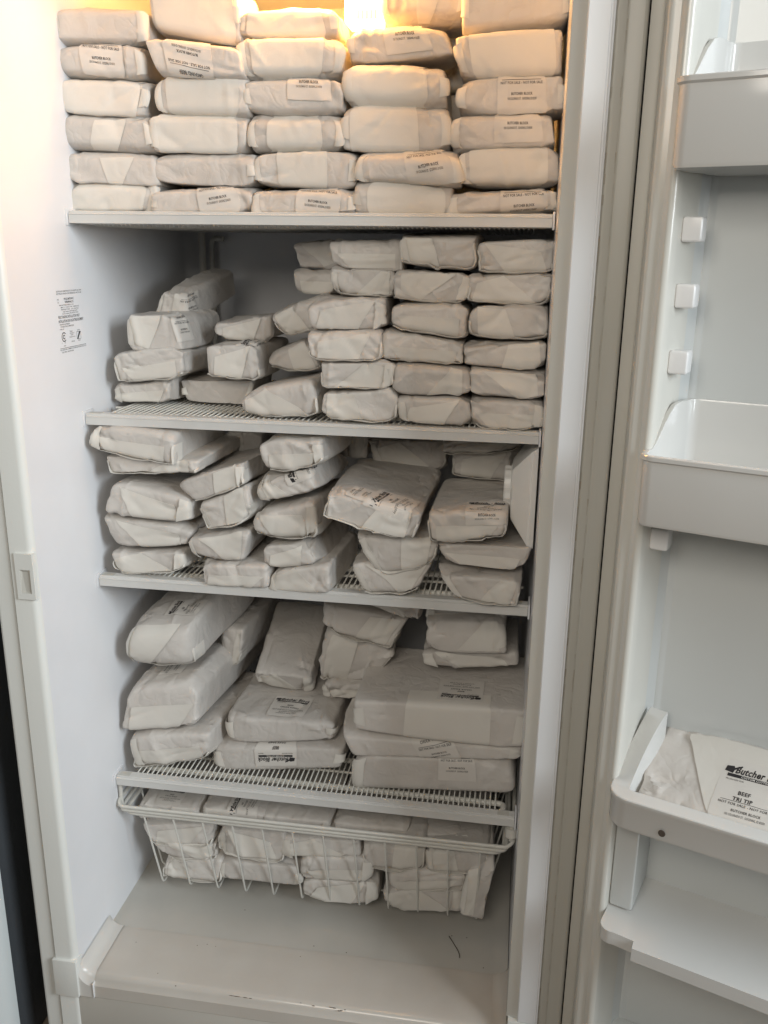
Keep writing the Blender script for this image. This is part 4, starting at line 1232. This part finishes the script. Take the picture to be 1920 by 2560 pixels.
    ((0.5633, -0.02, -0.4315), 0.1015, 0.039, 0.21, 1.2, 0, 'B', [[-0.0045, -0.0025], [0.001, 0.0025], [-0.001, 0.0065], [0.0045, -0.0065]], 'big smooth paper parcel with logo on top, beside the knob on third shelf', {'lab': [('L2', 0.55, 1.5, 0, 0.9)], 'lip': 1}),
    ((0.5885, 0.0, -0.478), 0.121, 0.033, 0.18, 0.6, 0, 'B', [[-0.007, -0.001], [0.009, 0.001], [-0.009, -0.005], [0.007, 0.005]], 'wide tilted paper parcel, second up in the door-side pile on third shelf', {}),
    ((0.5885, -0.01, -0.5275), 0.104, 0.04, 0.18, 0.6, 0, 'B', [[-0.0175, 0.0035], [0.0045, -0.0035], [-0.0045, -0.0025], [0.0175, 0.0025]], 'paper parcel with a twisted pointed corner, lowest of the door-side pile on third shelf', {'lip': 1}),
    ((0.576, 0.16, -0.3865), 0.097, 0.0455, 0.15, 0.0, 0, 'B', [[-0.0035, -0.003], [0.0045, 0.003], [-0.0045, -0.0015], [0.0035, 0.0015]], 'shadowed crumpled paper parcel, at the back behind the knob on third shelf', {'crum': 1.6}),
    ((0.5717, 0.13, -0.3395), 0.1135, 0.0185, 0.15, 0.0, 0, 'B', [[-0.001, -0.003], [0.0155, 0.003], [-0.0155, 0.0015], [0.001, -0.0015]], 'thin-edged paper parcel, just under the shelf above the knob on third shelf', {'crum': 1.3}),
    ((0.4572, 0.18, -0.393), 0.1185, 0.0545, 0.16, 0.0, 0, 'B', [[-0.014, -0.0015], [-0.0005, 0.0015], [0.0005, 0.001], [0.014, -0.001]], 'dark shadowed crumpled paper parcel, behind the very large parcel on third shelf', {'crum': 1.6}),
    ((0.1822, 0.18, -0.3735), 0.0635, 0.0405, 0.16, 0.0, 0, 'B', [[0.0025, -0.001], [0.002, 0.001], [-0.002, 0.0015], [-0.0025, -0.0015]], 'dark shadowed paper parcel, behind the slanting parcels on third shelf', {}),
    ((0.36, 0.18, -0.3715), 0.057, 0.038, 0.14, 0.0, 0, 'B', [[-0.0025, -0.0005], [0.0015, 0.0005], [-0.0015, 0.0015], [0.0025, -0.0015]], 'small shadowed paper parcel, between the third pile and the dark back on third shelf', {}),
    ((0.0805, 0.02, -0.699), 0.1184, 0.08, 0.31, 4.8, 4, 'B', [[0.0135, -0.007], [-0.0015, 0.007], [0.0015, 0.007], [-0.0135, -0.007]], 'fat round paper roll with logo, topmost of the latch-side pile on lowest shelf', {'lab': [('L2', 0.4, 2.2, 95, 1.0)], 'lip': 1, 'crum': 1.3, 'p': 7, 'grow': (1.07, 1.14)}),
    ((0.0795, 0.02, -0.8095), 0.1284, 0.089, 0.32, 4.5, 0, 'B', [[0.0125, -0.0125], [0.0045, 0.0125], [-0.0045, 0.0135], [-0.0125, -0.0135]], 'thick parcel with pale diagonal flap, in the middle of the latch-side pile on lowest shelf', {'crum': 1.2, 'lab': [('L1', -0.1, 2.2, 95, 0.8)]}),
    ((0.0892, 0.025, -0.8695), 0.1398, 0.057, 0.24, 3.9, 0, 'B', [[-0.0045, -0.0125], [0.001, 0.0125], [-0.001, 0.0175], [0.0045, -0.0175]], 'parcel with a long loose lip, at the bottom of the latch-side pile on lowest shelf', {'lip': 1, 'crum': 1.2}),
    ((0.1565, 0.16, -0.7505), 0.0341, 0.069, 0.2, 5.1, 0, 'B', [[-0.0015, -0.0005], [0.0045, 0.0005], [-0.0045, 0.0085], [0.0015, -0.0085]], 'shaded round paper parcel, behind the latch-side pile on lowest shelf', {}),
    ((0.267, 0.06, -0.8275), 0.179, 0.0415, 0.18, 0.3, 0, 'A', [[0.0005, -0.003], [-0.0035, 0.003], [0.0035, 0.0115], [-0.0005, -0.0115]], 'wide parcel with printed text on top, stacked upper in the middle on lowest shelf', {'lab': [('L2', 0.1, 2.7, -2, 1.05)], 'crum': 1.3}),
    ((0.2647, 0.055, -0.88), 0.2165, 0.047, 0.18, 0.0, 0, 'A', [[-0.0055, -0.011], [0.004, 0.011], [-0.004, 0.012], [0.0055, -0.012]], 'wide parcel with an upside-down logo sticker, stacked lower in the middle on lowest shelf', {'lab': [('L2', -0.03, 0.95, 180, 1.1)], 'lip': 1}),
    ((0.2488, 0.16, -0.7845), 0.1025, 0.041, 0.17, 1.5, 26, 'B', [[0.0025, -0.0015], [-0.003, 0.0015], [0.003, -0.0025], [-0.0025, 0.0025]], 'dark leaning paper parcel, propped upright at the back on lowest shelf', {}),
    ((0.3893, 0.13, -0.666), 0.1255, 0.049, 0.16, 1.2, 0, 'B', [[-0.0035, 0.007], [0.016, -0.007], [-0.016, -0.013], [0.0035, 0.013]], 'tilted crumpled paper parcel, high on the rear middle pile on lowest shelf', {'crum': 1.4}),
    ((0.3713, 0.15, -0.7595), 0.1055, 0.0835, 0.16, 0.0, 0, 'B', [[0.0055, 0.012], [0.033, -0.012], [-0.033, -0.0015], [-0.0055, 0.0015]], 'big crumpled paper parcel, in the rear middle pile on lowest shelf', {'crum': 1.8}),
    ((0.456, 0.13, -0.621), 0.06, 0.022, 0.15, 0.0, 0, 'B', [[-0.035, -0.002], [0.003, 0.002], [-0.003, -0.002], [0.035, 0.002]], 'thin slice of a parcel, at the top of the rear middle pile on lowest shelf', {}),
    ((0.3573, 0.14, -0.778), 0.0615, 0.025, 0.14, 0.0, 0, 'B', [[-0.0015, -0.002], [0.0, 0.002], [0.0, 0.001], [0.0015, -0.001]], 'small crushed paper parcel, lowest in the rear middle pile on lowest shelf', {'crum': 1.5}),
    ((0.5608, 0.12, -0.6125), 0.1275, 0.0225, 0.16, 0.0, 0, 'B', [[-0.001, -0.004], [-0.0005, 0.004], [0.0005, 0.0045], [0.001, -0.0045]], 'parcel partly behind the shelf bar, topmost of the rear door-side pile on lowest shelf', {}),
    ((0.5617, 0.1, -0.6575), 0.1225, 0.054, 0.16, 0.9, 0, 'B', [[-0.0015, -0.0045], [-0.003, 0.0045], [0.003, 0.0035], [0.0015, -0.0035]], 'crinkled shiny paper parcel, in the middle of the rear door-side pile on lowest shelf', {'crum': 1.6}),
    ((0.5705, 0.12, -0.691), 0.151, 0.0245, 0.16, 0.0, 0, 'B', [[-0.003, -0.0065], [-0.001, 0.0065], [0.001, 0.005], [0.003, -0.005]], 'flat paper parcel, at the base of the rear door-side pile on lowest shelf', {'crum': 1.2}),
    ((0.53, 0.03, -0.7785), 0.266, 0.058, 0.2, 0.3, 0, 'A', [[-0.001, -0.0045], [0.002, 0.0045], [-0.002, -0.0025], [0.001, 0.0025]], 'huge paper roast parcel with upside-down label on top, uppermost by the door on lowest shelf', {'lab': [('L2', 0.22, 2.5, 180, 1.1)], 'band': (-0.4, 0.6), 'p': 34, 'box': 0.15, 'crum': 0.7}),
    ((0.5208, 0.035, -0.818), 0.2745, 0.0385, 0.19, 0.0, 0, 'A', [[-0.0135, -0.0005], [0.001, 0.0005], [-0.001, 0.011], [0.0135, -0.011]], 'huge pillow-like paper parcel marked CHUCK, sandwiched next to the door on lowest shelf', {'lab': [('L3', 0.05, 0.0, 14, 1.0)]}),
    ((0.5235, 0.035, -0.8825), 0.255, 0.0645, 0.18, 0.0, 0, 'A', [[0.005, -0.009], [-0.005, 0.009], [0.005, 0.0085], [-0.005, -0.0085]], 'wide smooth parcel with faint text line, lowest next to the door on lowest shelf', {'lab': [('L1', 0.3, 0.62, 0, 1.0)]}),
    ((0.0683, 0.05, -0.997), 0.1115, 0.031, 0.22, 0.9, 0, 'B', [[0.0075, 0.0], [-0.003, 0.0], [0.003, 0.001], [-0.0075, -0.001]], 'grey paper parcel, at the top latch-side corner of the wire basket', {'lab': [('L2', -0.1, 2.5, 0, 0.8)]}),
    ((0.183, 0.05, -0.9985), 0.108, 0.0375, 0.22, 0.6, 0, 'B', [[-0.002, -0.001], [0.004, 0.001], [-0.004, -0.0015], [0.002, 0.0015]], 'paper parcel with a dark logo, second along the top in the wire basket', {'lab': [('L2', 0.3, 1.7, 90, 0.8)]}),
    ((0.294, 0.05, -0.996), 0.116, 0.033, 0.2, 0.0, 0, 'B', [[0.0, -0.001], [0.004, 0.001], [-0.004, -0.001], [0.0, 0.001]], 'rounded paper parcel, third along the top in the wire basket', {}),
    ((0.4205, 0.05, -0.99), 0.126, 0.0315, 0.2, 0.0, 0, 'B', [[-0.0005, -0.0015], [0.0045, 0.0015], [-0.0045, -0.001], [0.0005, 0.001]], 'paper parcel with a pointed flap, fourth along the top in the wire basket', {}),
    ((0.5315, 0.06, -0.9995), 0.116, 0.029, 0.2, 0.0, 0, 'B', [[-0.0015, -0.0015], [0.0005, 0.0015], [-0.0005, 0.0005], [0.0015, -0.0005]], 'paper parcel, fifth along the top in the wire basket', {}),
    ((0.0935, 0.03, -1.0235), 0.12, 0.037, 0.18, 0.0, 0, 'B', [[-0.0075, -0.0095], [0.0015, 0.0095], [-0.0015, 0.0075], [0.0075, -0.0075]], 'paper parcel with a crooked seam, in the upper latch-side corner of the wire basket', {'lip': 1}),
    ((0.2205, 0.03, -1.0345), 0.114, 0.0525, 0.18, 0.0, 0, 'B', [[0.0035, -0.003], [0.0025, 0.003], [-0.0025, 0.0015], [-0.0035, -0.0015]], 'wrinkled parcel with loose bottom fold, second in the upper row in the wire basket', {'lip': 1}),
    ((0.3412, 0.03, -1.021), 0.1335, 0.039, 0.18, 0.0, 0, 'B', [[0.0025, -0.005], [-0.001, 0.005], [0.001, 0.007], [-0.0025, -0.007]], 'neat paper parcel, in the central upper row in the wire basket', {}),
    ((0.463, 0.03, -1.028), 0.098, 0.053, 0.18, 0.0, 0, 'B', [[-0.005, -0.004], [-0.0, 0.004], [-0.0, 0.006], [0.005, -0.006]], 'paper parcel with curled corner, fourth in the upper row in the wire basket', {'lip': 1}),
    ((0.566, 0.03, -1.016), 0.101, 0.0405, 0.18, 0.6, 0, 'B', [[-0.0005, -0.0015], [-0.0005, 0.0015], [0.0005, 0.006], [0.0005, -0.006]], 'boxy paper parcel with pinched corner, fifth in the upper row in the wire basket', {'lip': 1}),
    ((0.1082, 0.03, -1.0515), 0.1025, 0.031, 0.18, 0.0, 0, 'B', [[-0.014, -0.0075], [0.0015, 0.0075], [-0.0015, 0.0015], [0.014, -0.0015]], 'thin paper parcel, third layer at the latch end in the wire basket', {'lip': 1}),
    ((0.3682, 0.03, -1.0615), 0.1185, 0.045, 0.18, 0.0, 0, 'B', [[0.0, -0.0055], [-0.0015, 0.0055], [0.0015, 0.0055], [0.0, -0.0055]], 'plain paper parcel, middle layer at the centre in the wire basket', {}),
    ((0.519, 0.03, -1.0585), 0.122, 0.0355, 0.18, 0.0, 0, 'B', [[-0.005, -0.008], [0.001, 0.008], [-0.001, 0.0135], [0.005, -0.0135]], 'flattened paper parcel, middle layer near the door end in the wire basket', {'lip': 1}),
    ((0.1133, 0.03, -1.098), 0.1035, 0.049, 0.18, 0.0, 0, 'B', [[0.0025, -0.003], [0.002, 0.003], [-0.002, 0.004], [-0.0025, -0.004]], 'creased paper parcel, on the basket floor at the latch end in the wire basket', {'lip': 1}),
    ((0.235, 0.03, -1.092), 0.14, 0.0465, 0.18, 0.0, 0, 'A', [[0.001, -0.0035], [0.001, 0.0035], [-0.001, -0.002], [-0.001, 0.002]], 'long yellowish parcel, on the basket floor beside the latch-end one in the wire basket', {}),
    ((0.3718, 0.03, -1.106), 0.1265, 0.045, 0.18, 0.0, 0, 'B', [[0.0005, -0.006], [-0.002, 0.006], [0.002, 0.004], [-0.0005, -0.004]], 'squarish paper parcel, on the basket floor at the centre in the wire basket', {}),
    ((0.5132, 0.03, -1.1015), 0.1305, 0.0475, 0.18, 0.0, 0, 'B', [[0.001, -0.012], [-0.0005, 0.012], [0.0005, 0.0075], [-0.001, -0.0075]], 'sharp-edged paper parcel, on the basket floor near the door end in the wire basket', {}),
    ((0.602, 0.02, -1.094), 0.04, 0.101, 0.18, 0.0, 0, 'B', [[0.005, -0.012], [0.008, 0.012], [-0.008, -0.004], [-0.005, 0.004]], 'tall parcel standing on its edge, leaning at the door end in the wire basket', {}),
]


for i_, sp_ in enumerate(PACKS):
    parcel(i_, sp_)
# second row, glimpsed through the gaps, added to block the bulb's light
rb = random.Random(11)
ORD = ["lowest", "second up", "third up", "fourth up", "fifth up", "sixth up", "topmost"]
for c_, (x_, w_, n_, gap_) in enumerate([(.036, .066, 5, "beside the latch-side wall"), (.128, .112, 5, "behind the first and second stacks"), (.252, .128, 4, "behind the second and middle stacks"),
                                         (.386, .130, 4, "behind the middle and fourth stacks"), (.520, .132, 7, "behind the fourth and door-side stacks"), (.621, .066, 7, "near the hinge-side wall")]):
    z_ = 0.001
    for q_ in range(n_):
        h_ = rb.uniform(.036, .040)
        o = parcel(200 + c_ * 7 + q_, ((x_ + rb.uniform(-.003, .003), 0.133 + rb.uniform(0, .010), z_), w_, h_, .15, 0, 0, 'A', [[0, 0]] * 4,
                   "shaded back-row parcel %s, %s on top shelf" % (gap_, ORD[q_]), {}))
        z_ += h_ + .002
# the parcel standing tilted in the door rack
dm = DRM @ Matrix.Translation((0.2000, -0.0450, -0.6690)) @ Matrix.Rotation(math.radians(-54), 4, 'X')
parcel(500, ((0, 0, 0), .250, .098, .036, 0, 0, 'B', [[.017, .0], [0, 0], [0, 0], [0, 0]],
             "broad paper parcel marked BEEF TRI TIP tilted in the door rack", {'lab': [('L4', -.02, -.27, 0, 1.25)], 'crum': 1.6, 'box': .5, 'flap': [(-.36, -.95), (.95, -.95), (.95, .93), (-.80, .93)]}), mw=dm)

# ------------------------------------------------------------------ what shows of the room beside the freezer
ap = empty("neighbouring_appliance", (-0.55, 0.25, -1.30))
pa = [(-0.95, -0.215), (-0.150, -0.215)] + arc(-0.150, -0.170, 0.045, -90, 0, 8)
under(extrude_profile("front_panel", pa, 'z', -1.28, 0.45, MT['pale'], sharp=50), ap)
under(box_ob("side_panel", (-0.95, -0.169, -1.298), (-0.1065, 0.70, 0.45), MT['slate'], bev=0.002), ap)
tag(ap, "slate grey side of an appliance standing close beside the freezer", "appliance")
fl = box_ob("floor", (-3.0, -4.0, -1.33), (4.0, 1.2, -1.30), MT['concrete'], bev=0)
fl["kind"] = "structure"
wl = box_ob("wall", (-3.0, 0.80, -1.299), (4.0, 0.86, 1.6), MT['pale'], bev=0)
wl["kind"] = "structure"
